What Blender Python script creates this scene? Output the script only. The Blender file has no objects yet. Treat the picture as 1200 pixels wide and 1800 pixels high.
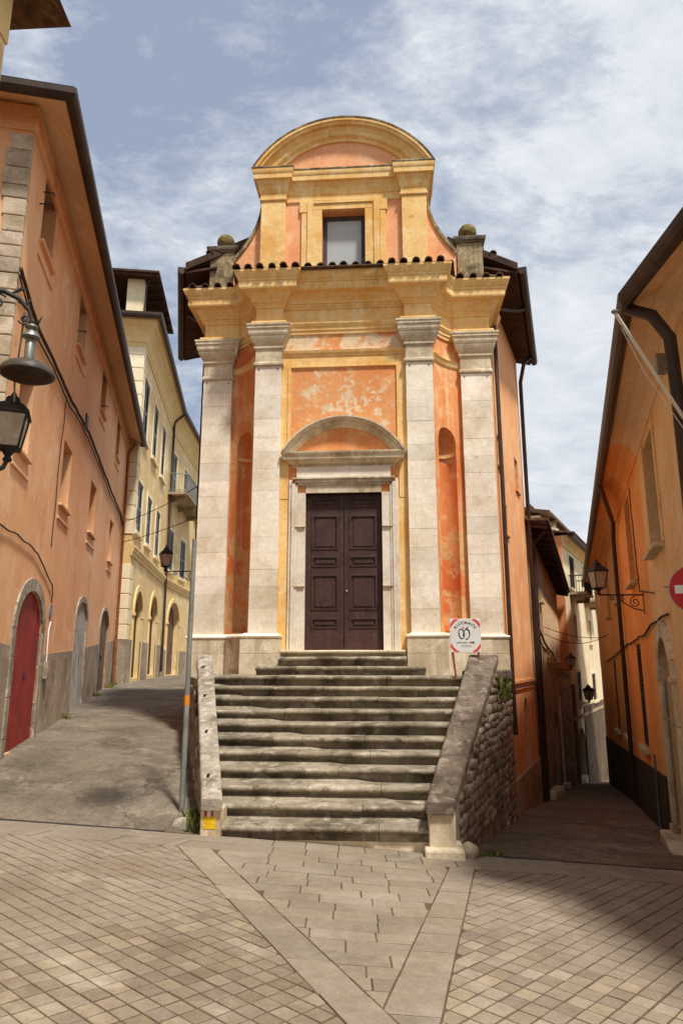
import bpy, bmesh, math, random
from mathutils import Vector, Matrix, noise
R = random.Random(7)
S = bpy.context.scene
COL = S.collection
rad = math.radians

# ------------------------------------------------------------------ camera, sky, sun, exposure
PITCH = 12.35
cam_d = bpy.data.cameras.new('camera'); cam = bpy.data.objects.new('camera', cam_d); COL.objects.link(cam)
cam.location = (0, 0, 0); cam.rotation_euler = (rad(90 + PITCH), 0, 0)
cam_d.sensor_fit = 'VERTICAL'; cam_d.sensor_height = 36.0; cam_d.sensor_width = 24.0; cam_d.lens = 36.0 * 1210 / 1800
cam_d.clip_start = 0.05; cam_d.clip_end = 1000
S.camera = cam
# light travels (-SL, +SF, -1)
SL, SF = 0.30, 0.45
sun_el = math.atan2(1, math.hypot(SL, SF)); sun_az = math.atan2(SL, -SF)          # azimuth of the sun from +Y, clockwise
W = bpy.data.worlds.new('World'); S.world = W; W.use_nodes = True
SUN_STRENGTH, SKY_STRENGTH, EXPOSURE = 3.5, 0.102, 0.50

def c(r, g, b):
    f = lambda v: (v / 255 / 12.92) if v / 255 <= 0.04045 else ((v / 255 + 0.055) / 1.055) ** 2.4
    return (f(r), f(g), f(b), 1)

class N:
    """tiny node-tree helper"""
    def __init__(s, nt): s.nt = nt
    def n(s, t, **k):
        o = s.nt.nodes.new(t)
        for a, v in k.items(): setattr(o, a, v)
        return o
    def put(s, sock, v):
        if v is None: return
        if hasattr(v, 'is_output') or hasattr(v, 'links'): s.nt.links.new(v, sock)
        else: sock.default_value = v
    def math(s, op, a, b=None, cl=False):
        o = s.n('ShaderNodeMath', operation=op, use_clamp=cl); s.put(o.inputs[0], a); s.put(o.inputs[1], b); return o.outputs[0]
    def mix(s, f, a, b, mode='MIX'):
        o = s.n('ShaderNodeMix', data_type='RGBA', blend_type=mode); s.put(o.inputs[0], f); s.put(o.inputs[6], a); s.put(o.inputs[7], b); return o.outputs[2]
    def noise(s, vec, scale, detail=4, rough=.55, dist=0):
        o = s.n('ShaderNodeTexNoise'); s.put(o.inputs['Vector'], vec); o.inputs['Scale'].default_value = scale
        o.inputs['Detail'].default_value = detail; o.inputs['Roughness'].default_value = rough; o.inputs['Distortion'].default_value = dist
        return o.outputs[0]
    def ramp(s, v, lo, hi):
        o = s.n('ShaderNodeMapRange', clamp=True); s.put(o.inputs[0], v); o.inputs[1].default_value = lo; o.inputs[2].default_value = hi; return o.outputs[0]
    def mapv(s, vec, scale=(1, 1, 1), rot=(0, 0, 0), loc=(0, 0, 0)):
        o = s.n('ShaderNodeMapping'); s.put(o.inputs[0], vec); o.inputs['Scale'].default_value = scale; o.inputs['Rotation'].default_value = rot; o.inputs['Location'].default_value = loc; return o.outputs[0]

def build_world():
    nt = W.node_tree; nt.nodes.clear(); g = N(nt)
    sky = g.n('ShaderNodeTexSky', sky_type='NISHITA', sun_disc=False)
    sky.sun_elevation = sun_el; sky.sun_rotation = sun_az; sky.air_density = 1.0; sky.dust_density = 1.5; sky.ozone_density = 1.0
    tc = g.n('ShaderNodeTexCoord').outputs['Generated']
    sep = g.n('ShaderNodeSeparateXYZ'); g.put(sep.inputs[0], tc)
    zz = g.math('ADD', g.math('MAXIMUM', sep.outputs[2], 0.0), 0.35)
    cmb = g.n('ShaderNodeCombineXYZ'); g.put(cmb.inputs[0], g.math('DIVIDE', sep.outputs[0], zz)); g.put(cmb.inputs[1], g.math('DIVIDE', sep.outputs[1], zz))
    v = g.mapv(cmb.outputs[0], rot=(0, 0, rad(-38)), scale=(1.15, 1.9, 1), loc=(3.4, 1.2, 0))
    n1 = g.noise(v, 1.9, 12, .66, .25)
    n2 = g.noise(g.mapv(cmb.outputs[0], rot=(0, 0, rad(-40)), scale=(.8, 1.3, 1), loc=(1.3, 5.2, 0)), .9, 4, .5, .3)
    n3 = g.noise(v, 7, 10, .68, .3)
    dens = g.math('ADD', g.math('ADD', g.math('MULTIPLY', n1, .9), g.math('MULTIPLY', n2, .55)), g.math('MULTIPLY', n3, .36))
    low = g.math('SUBTRACT', 1.0, sep.outputs[2])                # more cloud towards the horizon
    dens = g.math('ADD', dens, g.math('MULTIPLY', g.math('SUBTRACT', low, .45), .38))
    dens = g.math('ADD', dens, g.math('MULTIPLY', sep.outputs[0], .26))   # and towards the east
    m = g.ramp(dens, .775, .985)
    m = g.math('MULTIPLY', m, .93)
    grey = g.mix(g.ramp(g.math('ADD', g.math('MULTIPLY', n3, .5), g.math('MULTIPLY', n1, .5)), .38, .62), (4.3, 4.65, 5.2, 1), (6.25, 6.45, 6.65, 1))
    blue = g.mix(.75, sky.outputs[0], (2.65, 3.1, 4.0, 1))
    col = g.mix(m, blue, grey)
    bg = g.n('ShaderNodeBackground'); g.put(bg.inputs[0], col); bg.inputs[1].default_value = SKY_STRENGTH
    out = g.n('ShaderNodeOutputWorld'); nt.links.new(bg.outputs[0], out.inputs[0])
build_world()
sd = bpy.data.lights.new('sun', 'SUN'); sd.energy = SUN_STRENGTH; sd.angle = rad(6); sd.color = (1.0, .95, .87)
so = bpy.data.objects.new('sun', sd); COL.objects.link(so)
so.rotation_euler = Vector((-SL, SF, -1)).to_track_quat('-Z', 'Y').to_euler(); so.location = (0, 0, 30)
S.view_settings.view_transform = 'Standard'; S.view_settings.look = 'None'; S.view_settings.gamma = 1
S.view_settings.exposure = EXPOSURE; S.view_settings.use_curve_mapping = False

# ------------------------------------------------------------------ materials
def mat(name, base, dark=None, pale=None, sc=.9, streak=0., grain=.12, gsc=40, bump=.25, rough=.88, rand=0., peel=None, dirt=None, metal=0., zgrad=None, spots=None, bsc=None, stains=None, crack=None):
    """procedural surface: large mottling (dark/pale), vertical streaks, grain, per-object variation, peeled patches, dirt near a level"""
    m = bpy.data.materials.new(name); m.use_nodes = True; nt = m.node_tree; g = N(nt)
    b = nt.nodes['Principled BSDF']; b.inputs['Roughness'].default_value = rough; b.inputs['Metallic'].default_value = metal
    b.inputs['Specular IOR Level'].default_value = .3
    pos = g.n('ShaderNodeNewGeometry').outputs['Position']
    col = base
    dark = dark or tuple(x * .72 for x in base[:3]) + (1,); pale = pale or tuple(min(1, x * 1.18 + .02) for x in base[:3]) + (1,)
    n1 = g.noise(pos, sc, 6, .62, .3); n2 = g.noise(g.mapv(pos, loc=(7, 3, 5)), sc * 2.7, 5, .6, .6)
    col = g.mix(g.ramp(n1, .42, .68), base, dark)
    col = g.mix(g.ramp(n2, .52, .72), col, pale)
    if streak:
        n3 = g.noise(g.mapv(pos, scale=(5, 5, .35)), 1.2, 5, .6)
        col = g.mix(g.math('MULTIPLY', g.ramp(n3, .5, .75), streak), col, dark)
        n3b = g.noise(g.mapv(pos, scale=(7, 7, .3), loc=(3, 9, 1)), 1.1, 4, .6)
        col = g.mix(g.math('MULTIPLY', g.ramp(n3b, .55, .75), streak * .8), col, pale)
    if peel:
        pc, psc, thr, reg = peel          # reg: list of (z0, z1, weight)
        sx = g.n('ShaderNodeSeparateXYZ'); g.put(sx.inputs[0], pos)
        pn = g.math('ADD', g.math('MULTIPLY', g.noise(pos, psc, 8, .68, .2), .7), g.math('MULTIPLY', g.noise(pos, psc * .35, 3, .5), .3))
        for (z0, z1, w) in reg:
            band = g.math('MULTIPLY', g.ramp(sx.outputs[2], z0 - .25, z0 + .05), g.math('SUBTRACT', 1.0, g.ramp(sx.outputs[2], z1 - .05, z1 + .25)))
            pn = g.math('ADD', pn, g.math('MULTIPLY', band, w))
        pm = g.ramp(pn, thr, thr + .03)
        pcol = g.mix(g.ramp(g.noise(pos, 9, 5), .4, .65), pc, tuple(x * .8 for x in pc[:3]) + (1,))
        col = g.mix(g.math('MULTIPLY', pm, .85), col, pcol)
    if dirt:
        dc, dsc, thr, amt = dirt
        col = g.mix(g.math('MULTIPLY', g.ramp(g.noise(pos, dsc, 8, .7, .4), thr, thr + .12), amt), col, dc)
    if spots:
        dc, dsc, thr, amt = spots
        col = g.mix(g.math('MULTIPLY', g.ramp(g.noise(g.mapv(pos, loc=(11, 2, 7)), dsc, 6, .7), thr, thr + .06), amt), col, dc)
    for (x_, y_, rx, ry, sc_, am) in (stains or []):
        q = g.mapv(pos, scale=(1 / rx, 1 / ry, 0), loc=(-x_ / rx, -y_ / ry, 0))
        ln = g.n('ShaderNodeVectorMath', operation='LENGTH'); g.put(ln.inputs[0], q)
        d_ = g.math('ADD', ln.outputs['Value'], g.math('MULTIPLY', g.noise(pos, 2.5, 6, .65), 1.1))
        col = g.mix(g.math('MULTIPLY', g.math('SUBTRACT', 1.0, g.ramp(d_, .9, 1.7)), am), col, sc_)
    if crack:
        vo = g.n('ShaderNodeTexVoronoi', feature='DISTANCE_TO_EDGE'); vo.inputs['Scale'].default_value = crack[1]
        nz = g.n('ShaderNodeTexNoise'); g.put(nz.inputs['Vector'], pos); nz.inputs['Scale'].default_value = 1.7; nz.inputs['Detail'].default_value = 5
        va = g.n('ShaderNodeVectorMath', operation='MULTIPLY_ADD'); g.put(va.inputs[0], nz.outputs[1]); va.inputs[1].default_value = (.9, .9, .9); g.put(va.inputs[2], pos); g.put(vo.inputs['Vector'], va.outputs[0])
        cm = g.math('MULTIPLY', g.math('SUBTRACT', 1.0, g.ramp(vo.outputs['Distance'], .0, crack[2])), g.ramp(g.noise(pos, .6, 3), .45, .6))
        col = g.mix(g.math('MULTIPLY', cm, crack[3]), col, crack[0])
    gr = g.noise(pos, gsc, 4, .6)
    if grain:
        k = g.ramp(g.math('ADD', g.math('MULTIPLY', gr, .4), g.math('MULTIPLY', g.noise(g.mapv(pos, loc=(5, 1, 9)), 13, 10, .8), .6)), .34, .66); k = g.math('ADD', g.math('MULTIPLY', k, grain * 3), 1 - grain * 1.5)
        cc = g.n('ShaderNodeCombineColor'); [g.put(cc.inputs[i], k) for i in range(3)]
        col = g.mix(1.0, col, cc.outputs[0], 'MULTIPLY')
    if rand:
        oi = g.n('ShaderNodeObjectInfo').outputs['Random']
        k = g.math('ADD', g.math('MULTIPLY', oi, rand * 2), 1 - rand)
        cc = g.n('ShaderNodeCombineColor'); g.put(cc.inputs[0], k); g.put(cc.inputs[1], k)
        k2 = g.math('ADD', g.math('MULTIPLY', g.math('FRACT', g.math('MULTIPLY', oi, 7.3)), rand * .6), -rand * .3)
        g.put(cc.inputs[2], g.math('ADD', k, k2))
        col = g.mix(1.0, col, cc.outputs[0], 'MULTIPLY')
    g.put(b.inputs['Base Color'], col)
    if bump:
        bn = g.n('ShaderNodeBump'); bn.inputs['Strength'].default_value = bump; bn.inputs['Distance'].default_value = .02
        h = g.math('ADD', g.math('MULTIPLY', gr, .5), g.noise(pos, bsc or gsc * .22, 6, .65))
        g.put(bn.inputs['Height'], h); nt.links.new(bn.outputs[0], b.inputs['Normal'])
    return m

K = {}
K['plaster'] = mat('church_orange_plaster', c(222, 156, 100), c(212, 128, 70), c(230, 188, 132), sc=.7, streak=.35, bump=.35, peel=(c(228, 208, 172), 4.2, .655, [(4.4, 5.62, .125), (5.95, 6.4, .21)]))
K['niche'] = mat('canted_bay_plaster', c(222, 150, 94), c(208, 112, 60), c(234, 196, 142), sc=.8, streak=.9, bump=.35, peel=(c(222, 178, 122), 2.6, .66, [(.3, 2.4, .19), (4.6, 5.4, .06)]))
K['attic'] = mat('attic_peach_plaster', c(234, 170, 122), c(222, 146, 98), c(238, 192, 146), sc=1.2, streak=.2, bump=.2)
K['ochre'] = mat('ochre_trim', c(236, 198, 132), c(220, 164, 84), c(242, 216, 162), sc=1.1, streak=.6, bump=.3, spots=(c(130, 96, 56), 1.6, .62, .4), dirt=(c(176, 122, 60), 2.6, .60, .4))
K['travertine'] = mat('pale_travertine', c(238, 228, 210), c(208, 190, 162), c(228, 216, 194), sc=1.3, streak=.25, bump=.25, rand=.10, spots=(c(160, 132, 94), 4, .64, .5), dirt=(c(186, 162, 126), 1.6, .58, .5))
K['travertine_dirty'] = mat('weathered_travertine', c(214, 200, 172), c(166, 144, 112), c(226, 216, 192), sc=1.6, streak=.7, bump=.35, rand=.10, dirt=(c(104, 88, 66), 3.0, .60, .6))
K['joint'] = mat('mortar', c(190, 172, 142), bump=.3)
K['grey_stone'] = mat('grey_lichen_stone', c(164, 154, 138), c(110, 100, 84), c(198, 190, 174), sc=2.5, bump=.6, gsc=60, dirt=(c(58, 50, 38), 3.5, .56, .7), spots=(c(206, 198, 182), 9, .64, .8), grain=.2)
K['dark_stone'] = mat('blackened_coping_stone', c(116, 102, 88), c(70, 60, 50), c(158, 146, 130), sc=2.5, bump=.6, gsc=60, dirt=(c(48, 40, 32), 3.5, .52, .7), spots=(c(200, 190, 172), 11, .68, .7), grain=.2)
K['step'] = mat('worn_step_stone', c(154, 142, 122), c(98, 88, 70), c(188, 178, 160), sc=1.8, bump=.8, gsc=55, dirt=(c(66, 56, 38), 2.6, .52, .75), spots=(c(206, 192, 168), 12, .66, .75), grain=.22, rand=.10, bsc=9)
K['door'] = mat('dark_brown_door_paint', c(70, 48, 42), c(58, 38, 34), c(84, 60, 52), sc=3, streak=.6, bump=.12, rough=.55, grain=.06)
K['roof_tile'] = mat('old_clay_tile', c(104, 78, 56), c(62, 48, 38), c(146, 112, 82), sc=4, bump=.5, rand=.2, dirt=(c(48, 44, 34), 5, .52, .6))
K['eave'] = mat('dark_brown_timber', c(74, 50, 36), c(46, 32, 24), c(98, 68, 48), sc=2, bump=.3)
K['gutter'] = mat('dark_brown_gutter', c(62, 44, 34), c(48, 34, 28), c(78, 58, 46), sc=1.5, bump=.05, rough=.5, grain=.05)
K['iron'] = mat('dark_wrought_iron', c(46, 44, 42), c(30, 28, 27), c(70, 64, 58), sc=6, bump=.2, rough=.6)
K['grey_metal'] = mat('grey_galvanised_metal', c(136, 138, 134), c(104, 106, 104), c(160, 160, 156), sc=3, bump=.08, rough=.45, metal=.6)
K['ball'] = mat('mossy_stone_ball', c(118, 104, 54), c(82, 70, 34), c(150, 138, 86), sc=5, bump=.5)
K['plinth_cap'] = mat('blackened_plaster', c(150, 132, 96), c(72, 60, 44), c(206, 188, 150), sc=2.5, streak=.8, bump=.4, dirt=(c(60, 52, 42), 3, .5, .7))
K['salmon'] = mat('salmon_plaster', c(232, 180, 134), c(222, 158, 108), c(240, 200, 160), sc=.5, streak=.45, bump=.4, bsc=3, gsc=50, grain=.07, spots=(c(196, 122, 72), .7, .58, .38), dirt=(c(206, 160, 118), 2.4, .58, .55), crack=(c(150, 98, 64), .45, .006, .55))
K['soffit'] = mat('tan_soffit_paint', c(232, 196, 156), c(224, 184, 144), c(236, 204, 168), sc=.6, bump=.1)
K['plinth'] = mat('grey_cement_plinth', c(168, 150, 128), c(128, 112, 92), c(190, 176, 154), sc=1.2, bump=.5, dirt=(c(84, 72, 58), 2.2, .55, .6), grain=.15)
K['rubble'] = mat('exposed_rubble', c(190, 174, 150), c(150, 134, 110), c(212, 198, 174), sc=2, bump=.6, rand=.22, dirt=(c(92, 80, 62), 5, .58, .5))
K['rubble_warm'] = mat('rubble_wall_stone', c(150, 138, 120), c(100, 90, 74), c(190, 178, 156), sc=2, bump=.8, rand=.30, dirt=(c(60, 48, 34), 4, .54, .6), spots=(c(112, 104, 40), 1.3, .66, .5))
K['red_door'] = mat('faded_red_door_paint', c(150, 44, 34), c(124, 34, 30), c(166, 62, 50), sc=1.6, streak=.5, bump=.15, rough=.7, spots=(c(120, 104, 100), 3, .70, .7), rand=.06)
K['grey_door'] = mat('faded_grey_door_paint', c(176, 172, 164), c(146, 140, 130), c(196, 192, 184), sc=2, streak=.6, bump=.2, rand=.06)
K['brown_door'] = mat('brown_old_door_wood', c(112, 88, 68), c(84, 64, 48), c(138, 112, 90), sc=2, streak=.7, bump=.3, rand=.08)
K['yellow'] = mat('pale_yellow_plaster', c(224, 194, 138), c(212, 178, 118), c(244, 230, 194), sc=.4, streak=.2, bump=.15)
K['cream'] = mat('cream_quoin_stone', c(236, 222, 186), c(226, 208, 168), c(242, 232, 204), sc=.8, bump=.2, rand=.04)
K['yellow_dark'] = mat('ochre_yellow_cornice', c(228, 200, 142), c(216, 184, 122), c(236, 212, 158), sc=.5, streak=.2, bump=.1)
K['shutter'] = mat('grey_blue_shutter', c(124, 126, 130), c(100, 102, 108), c(146, 148, 150), sc=2, bump=.05, rough=.6)
K['glass_dark'] = mat('dark_window_glass', c(40, 42, 46), bump=0, rough=.12, grain=0)
K['glass_blind'] = mat('glass_over_white_blind', c(176, 180, 178), c(168, 172, 170), c(184, 188, 186), sc=.5, bump=0, rough=.25, grain=.02)
K['dark_frame'] = mat('dark_brown_window_frame', c(70, 58, 54), bump=.05, rough=.5)
K['asphalt'] = mat('worn_asphalt_lane', c(120, 109, 94), c(90, 80, 68), c(140, 130, 114), sc=.9, bump=1.0, gsc=42, grain=.36, spots=(c(66, 58, 48), .55, .62, .5), dirt=(c(88, 78, 64), 2.2, .56, .6), stains=[(-2.85, 8.95, .42, .5, c(44, 37, 30), .8), (-4.2, 10.2, .5, .8, c(80, 70, 58), .5)], crack=(c(50, 44, 36), .55, .012, .7))
K['cobble'] = mat('dark_lane_paving', c(128, 111, 92), c(98, 84, 68), c(150, 134, 114), sc=.6, bump=1.0, gsc=26, grain=.40, dirt=(c(70, 58, 46), 6, .50, .6))
K['slab'] = mat('pale_paving_slab', c(143, 131, 114), c(126, 114, 97), c(154, 143, 127), sc=.8, bump=.45, gsc=70, grain=.16, rand=.12, dirt=(c(128, 108, 84), 1.4, .56, .45), spots=(c(146, 134, 118), 30, .60, .45))
K['sett'] = mat('pale_limestone_sett', c(142, 129, 111), c(124, 110, 92), c(156, 144, 126), sc=.8, bump=.5, gsc=70, grain=.16, rand=.20, dirt=(c(122, 100, 76), 1.2, .55, .5), spots=(c(146, 132, 114), 30, .60, .45))
K['sand'] = mat('sandy_joint_mortar', c(96, 80, 62), c(76, 62, 48), c(112, 94, 74), sc=2, bump=.5, grain=.2)
K['tan_wall'] = mat('tan_plaster', c(236, 196, 146), c(222, 176, 124), c(242, 208, 166), sc=.6, streak=.35, bump=.4, bsc=3, spots=(c(196, 140, 88), 1.1, .62, .4), dirt=(c(200, 158, 112), 3, .60, .45), crack=(c(150, 104, 66), .6, .007, .5))
K['deep_orange'] = mat('deep_orange_plaster', c(238, 172, 104), c(228, 150, 84), c(242, 188, 132), sc=.5, streak=.45, bump=.35, spots=(c(180, 104, 56), 1.5, .62, .5), crack=(c(140, 80, 44), .6, .008, .5))
K['side_wall'] = mat('church_side_plaster', c(234, 176, 122), c(222, 150, 94), c(242, 200, 152), sc=.6, streak=.8, bump=.3, spots=(c(150, 90, 52), 1.1, .66, .3))
K['black_plinth'] = mat('dark_plinth_paint', c(62, 58, 50), c(44, 40, 36), c(84, 78, 68), sc=1.2, bump=.5)
K['stone_dark'] = mat('dark_old_house_stone', c(184, 158, 126), c(140, 114, 88), c(208, 186, 156), sc=.9, streak=.4, bump=.7, dirt=(c(78, 62, 46), 2, .52, .6))
K['house_cream'] = mat('far_cream_plaster', c(234, 218, 182), c(218, 198, 156), c(240, 228, 200), sc=.5, streak=.3, bump=.2, dirt=(c(150, 124, 90), .8, .60, .4))
K['house_orange'] = mat('far_orange_plaster', c(232, 152, 96), c(222, 136, 80), c(238, 168, 114), sc=.5, bump=.2)
K['white_paint'] = mat('white_sign_paint', c(222, 222, 216), c(212, 212, 206), c(230, 230, 226), sc=3, bump=0, rough=.4, grain=.02)
K['red_paint'] = mat('red_sign_paint', c(186, 22, 26), c(176, 18, 22), c(194, 30, 32), sc=3, bump=0, rough=.4, grain=.02)
K['pink_red'] = mat('faded_red_print', c(214, 84, 78), c(206, 72, 68), c(222, 110, 100), sc=8, bump=0, rough=.5, grain=.02)
K['black_print'] = mat('dark_print', c(64, 60, 54), bump=0, rough=.5, grain=0)
K['yellow_paint'] = mat('yellow_waymark_paint', c(226, 182, 26), c(206, 160, 20), c(236, 196, 60), sc=9, bump=.1)
K['rust'] = mat('rusty_orange_metal', c(150, 84, 50), c(110, 58, 36), c(190, 110, 66), sc=8, bump=.2)
K['orange_tape'] = mat('orange_tape', c(226, 140, 34), bump=0, grain=0)
K['leaf'] = mat('weed_leaf_green', c(112, 114, 58), c(84, 86, 44), c(150, 142, 88), sc=9, bump=0, grain=.2)
K['cable'] = mat('brown_black_cable', c(70, 52, 40), bump=0, grain=0)
K['lamp_glass'] = mat('frosted_lamp_glass', c(176, 160, 140), c(150, 134, 116), c(196, 184, 164), sc=6, bump=0, rough=.25, grain=.03)
K['enamel'] = mat('dark_enamel_lamp_shade', c(78, 72, 66), c(58, 52, 46), c(98, 92, 84), sc=4, bump=.1, rough=.5)
K['shutter_dark'] = mat('dark_brown_shutter', c(62, 46, 40), c(48, 36, 32), c(78, 60, 52), sc=3, bump=.1)
K['pole'] = mat('grey_pole_paint', c(122, 122, 114), c(100, 100, 94), c(138, 138, 130), sc=3, bump=.05, rough=.5)
K['low_wall'] = mat('shaded_base_plaster', c(104, 88, 70), c(78, 64, 50), c(132, 114, 92), sc=.9, streak=.5, bump=.4)  # street shade at the cream house's foot, put into the colour
K['soil'] = mat('distant_ground', c(120, 106, 84))

# ------------------------------------------------------------------ mesh builder
class MB:
    def __init__(s, F=None): s.v = []; s.f = []; s.sm = []; s.mi = []; s.F = F
    def P(s, p):
        return Vector(s.F(*p)) if s.F else Vector(p)
    def add(s, pts, faces, smooth=False, mi=0):
        b = len(s.v); s.v += [s.P(p) for p in pts]
        for f in faces: s.f.append([b + i for i in f]); s.sm.append(smooth); s.mi.append(mi)
        return s
    def box(s, a0, a1, b0, b1, c0, c1, mi=0):
        p = [(a0, b0, c0), (a1, b0, c0), (a1, b1, c0), (a0, b1, c0), (a0, b0, c1), (a1, b0, c1), (a1, b1, c1), (a0, b1, c1)]
        s.add(p, [(0, 3, 2, 1), (4, 5, 6, 7), (0, 1, 5, 4), (1, 2, 6, 5), (2, 3, 7, 6), (3, 0, 4, 7)], False, mi); return s
    def prism(s, poly, c0, c1, smooth=False, mi=0):
        """poly in (a,b), extruded in c; c0/c1 numbers or functions of (a,b)"""
        n = len(poly); g0 = c0 if callable(c0) else (lambda a, b: c0); g1 = c1 if callable(c1) else (lambda a, b: c1)
        p = [(a, b, g0(a, b)) for a, b in poly] + [(a, b, g1(a, b)) for a, b in poly]
        s.add(p, [tuple(range(n - 1, -1, -1)), tuple(range(n, 2 * n))] + [(i, (i + 1) % n, n + (i + 1) % n, n + i) for i in range(n)], smooth, mi); return s
    def aprism(s, poly, b0, b1, mi=0, smooth=False):
        """poly in (a,c) (elevation), extruded in b"""
        n = len(poly); p = [(a, b0, z) for a, z in poly] + [(a, b1, z) for a, z in poly]
        s.add(p, [tuple(range(n)), tuple(range(2 * n - 1, n - 1, -1))] + [(i, (i + 1) % n, n + (i + 1) % n, n + i) for i in range(n)], smooth, mi); return s
    def tube(s, path, r, seg=8, cap=True, mi=0):
        pts = [Vector(p) for p in path]; n = len(pts); ring = []; rr = r if isinstance(r, (list, tuple)) else [r] * n
        prev = None
        for i, p in enumerate(pts):
            t = (pts[min(i + 1, n - 1)] - pts[max(i - 1, 0)])
            if t.length < 1e-9: t = Vector((0, 0, 1))
            t.normalize()
            if prev is None: u = t.orthogonal().normalized()
            else: u = (prev - t * prev.dot(t)); u = u.normalized() if u.length > 1e-6 else t.orthogonal().normalized()
            prev = u; w = t.cross(u)
            ring.append([tuple(p + (u * math.cos(2 * math.pi * k / seg) + w * math.sin(2 * math.pi * k / seg)) * rr[i]) for k in range(seg)])
        flat = [q for r_ in ring for q in r_]
        fs = [(i * seg + k, i * seg + (k + 1) % seg, (i + 1) * seg + (k + 1) % seg, (i + 1) * seg + k) for i in range(n - 1) for k in range(seg)]
        s.add(flat, fs, True, mi)
        if cap: s.add(ring[0], [tuple(range(seg - 1, -1, -1))], False, mi); s.add(ring[-1], [tuple(range(seg))], False, mi)
        return s
    def lathe(s, cx, cy, prof, seg=16, mi=0, smooth=True, rot=0, squash=1):
        """prof: (radius, z)"""
        p = []; n = len(prof)
        for r, z in prof:
            for k in range(seg):
                a = 2 * math.pi * (k + rot) / seg; p.append((cx + r * math.cos(a), cy + r * math.sin(a) * squash, z))
        fs = [(i * seg + k, i * seg + (k + 1) % seg, (i + 1) * seg + (k + 1) % seg, (i + 1) * seg + k) for i in range(n - 1) for k in range(seg)]
        s.add(p, fs, smooth, mi); s.add(p[:seg], [tuple(range(seg - 1, -1, -1))], False, mi); s.add(p[-seg:], [tuple(range(seg))], False, mi); return s
    def sweep(s, path, prof, side=1, closed=True, mi=0):
        """mitred sweep of profile (offset, z) along a plan path; side +1 = offset to the right of travel"""
        n = len(path); P2 = [Vector(p) for p in path]; rows = []
        for i, p in enumerate(P2):
            d0 = (P2[i] - P2[i - 1]).normalized() if i > 0 else None; d1 = (P2[i + 1] - P2[i]).normalized() if i < n - 1 else None
            if d0 is None: d0 = d1
            if d1 is None: d1 = d0
            n0 = Vector((d0.y, -d0.x)) * side; n1 = Vector((d1.y, -d1.x)) * side
            m = n0 + n1
            m = m / max(.25, m.dot(n0)) if m.length > 1e-6 else n0
            rows.append([(p.x + m.x * o, p.y + m.y * o, z) for o, z in prof])
        k = len(prof); flat = [q for r_ in rows for q in r_]; kk = k if closed else k - 1
        s.add(flat, [(i * k + j, i * k + (j + 1) % k, (i + 1) * k + (j + 1) % k, (i + 1) * k + j) for i in range(n - 1) for j in range(kk)], False, mi)
        if closed: s.add(rows[0], [tuple(range(k))], False, mi); s.add(rows[-1], [tuple(range(k - 1, -1, -1))], False, mi)
        return s

WM = {}
def empty(name, loc, label=None, cat=None, group=None, kind=None, rz=0):
    o = bpy.data.objects.new(name, None); COL.objects.link(o); o.location = loc; o.rotation_euler = (0, 0, rz)
    o.empty_display_size = .3
    WM[o] = Matrix.Translation(Vector(loc)) @ Matrix.Rotation(rz, 4, 'Z'); tag(o, label, cat, group, kind); return o
def tag(o, label=None, cat=None, group=None, kind=None):
    if label: o['label'] = label
    if cat: o['category'] = cat
    if group: o['group'] = group
    if kind: o['kind'] = kind
    return o
def mesh_from(name, mb, mats, inv=None, norm=True):
    me = bpy.data.meshes.new(name)
    vs = [inv @ v for v in mb.v] if inv else mb.v
    me.from_pydata([tuple(v) for v in vs], [], mb.f)
    if norm:
        bm = bmesh.new(); bm.from_mesh(me)
        # keep per-face flags through the bmesh round trip
        for f, s_, m_ in zip(bm.faces, mb.sm, mb.mi): f.smooth = s_; f.material_index = m_
        bmesh.ops.remove_doubles(bm, verts=bm.verts, dist=1e-5)
        bmesh.ops.recalc_face_normals(bm, faces=bm.faces)
        for e in bm.edges:
            if len(e.link_faces) == 2 and (e.link_faces[0].smooth != e.link_faces[1].smooth or e.calc_face_angle(0) > .9): e.smooth = False
        bm.to_mesh(me); bm.free()
    else:
        me.polygons.foreach_set('use_smooth', mb.sm); me.polygons.foreach_set('material_index', mb.mi)
    for m in (mats if isinstance(mats, (list, tuple)) else [mats]): me.materials.append(m)
    me.update(); return me
def obj(name, mb, mats, parent=None, bevel=0, label=None, cat=None, group=None, kind=None, auto=False):
    if parent is None:
        xs = [v.x for v in mb.v]; ys = [v.y for v in mb.v]; zs = [v.z for v in mb.v]
        T = Matrix.Translation(((min(xs) + max(xs)) / 2, (min(ys) + max(ys)) / 2, min(zs)))
    else: T = WM[parent]
    me = mesh_from(name, mb, mats, T.inverted())
    o = bpy.data.objects.new(name, me); COL.objects.link(o)
    if parent is None: o.matrix_world = T
    else: o.parent = parent
    WM[o] = T
    if bevel:
        bv = o.modifiers.new('bevel', 'BEVEL'); bv.width = bevel; bv.segments = 2; bv.limit_method = 'ANGLE'; bv.angle_limit = rad(35); bv.use_clamp_overlap = True
    tag(o, label, cat, group, kind); return o
def place(name, me, world, parent):
    """another object on shared mesh data"""
    o = bpy.data.objects.new(name, me); COL.objects.link(o); o.parent = parent
    o.matrix_local = WM[parent].inverted() @ world; WM[o] = world; return o

def frame_wall(O, az, out=1):
    """a along azimuth az (degrees from +Y to +X), b outward (to the right of travel if out=+1), c up"""
    a = rad(az); sx, sy = math.sin(a), math.cos(a); nx, ny = math.cos(a) * out, -math.sin(a) * out
    return lambda s, n, z: (O[0] + sx * s + nx * n, O[1] + sy * s + ny * n, z)
CA = rad(4); CO = (0.04, 12.5)
def CH(u, v, w): return (CO[0] + math.cos(CA) * u + math.sin(CA) * v, CO[1] - math.sin(CA) * u + math.cos(CA) * v, w)

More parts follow.
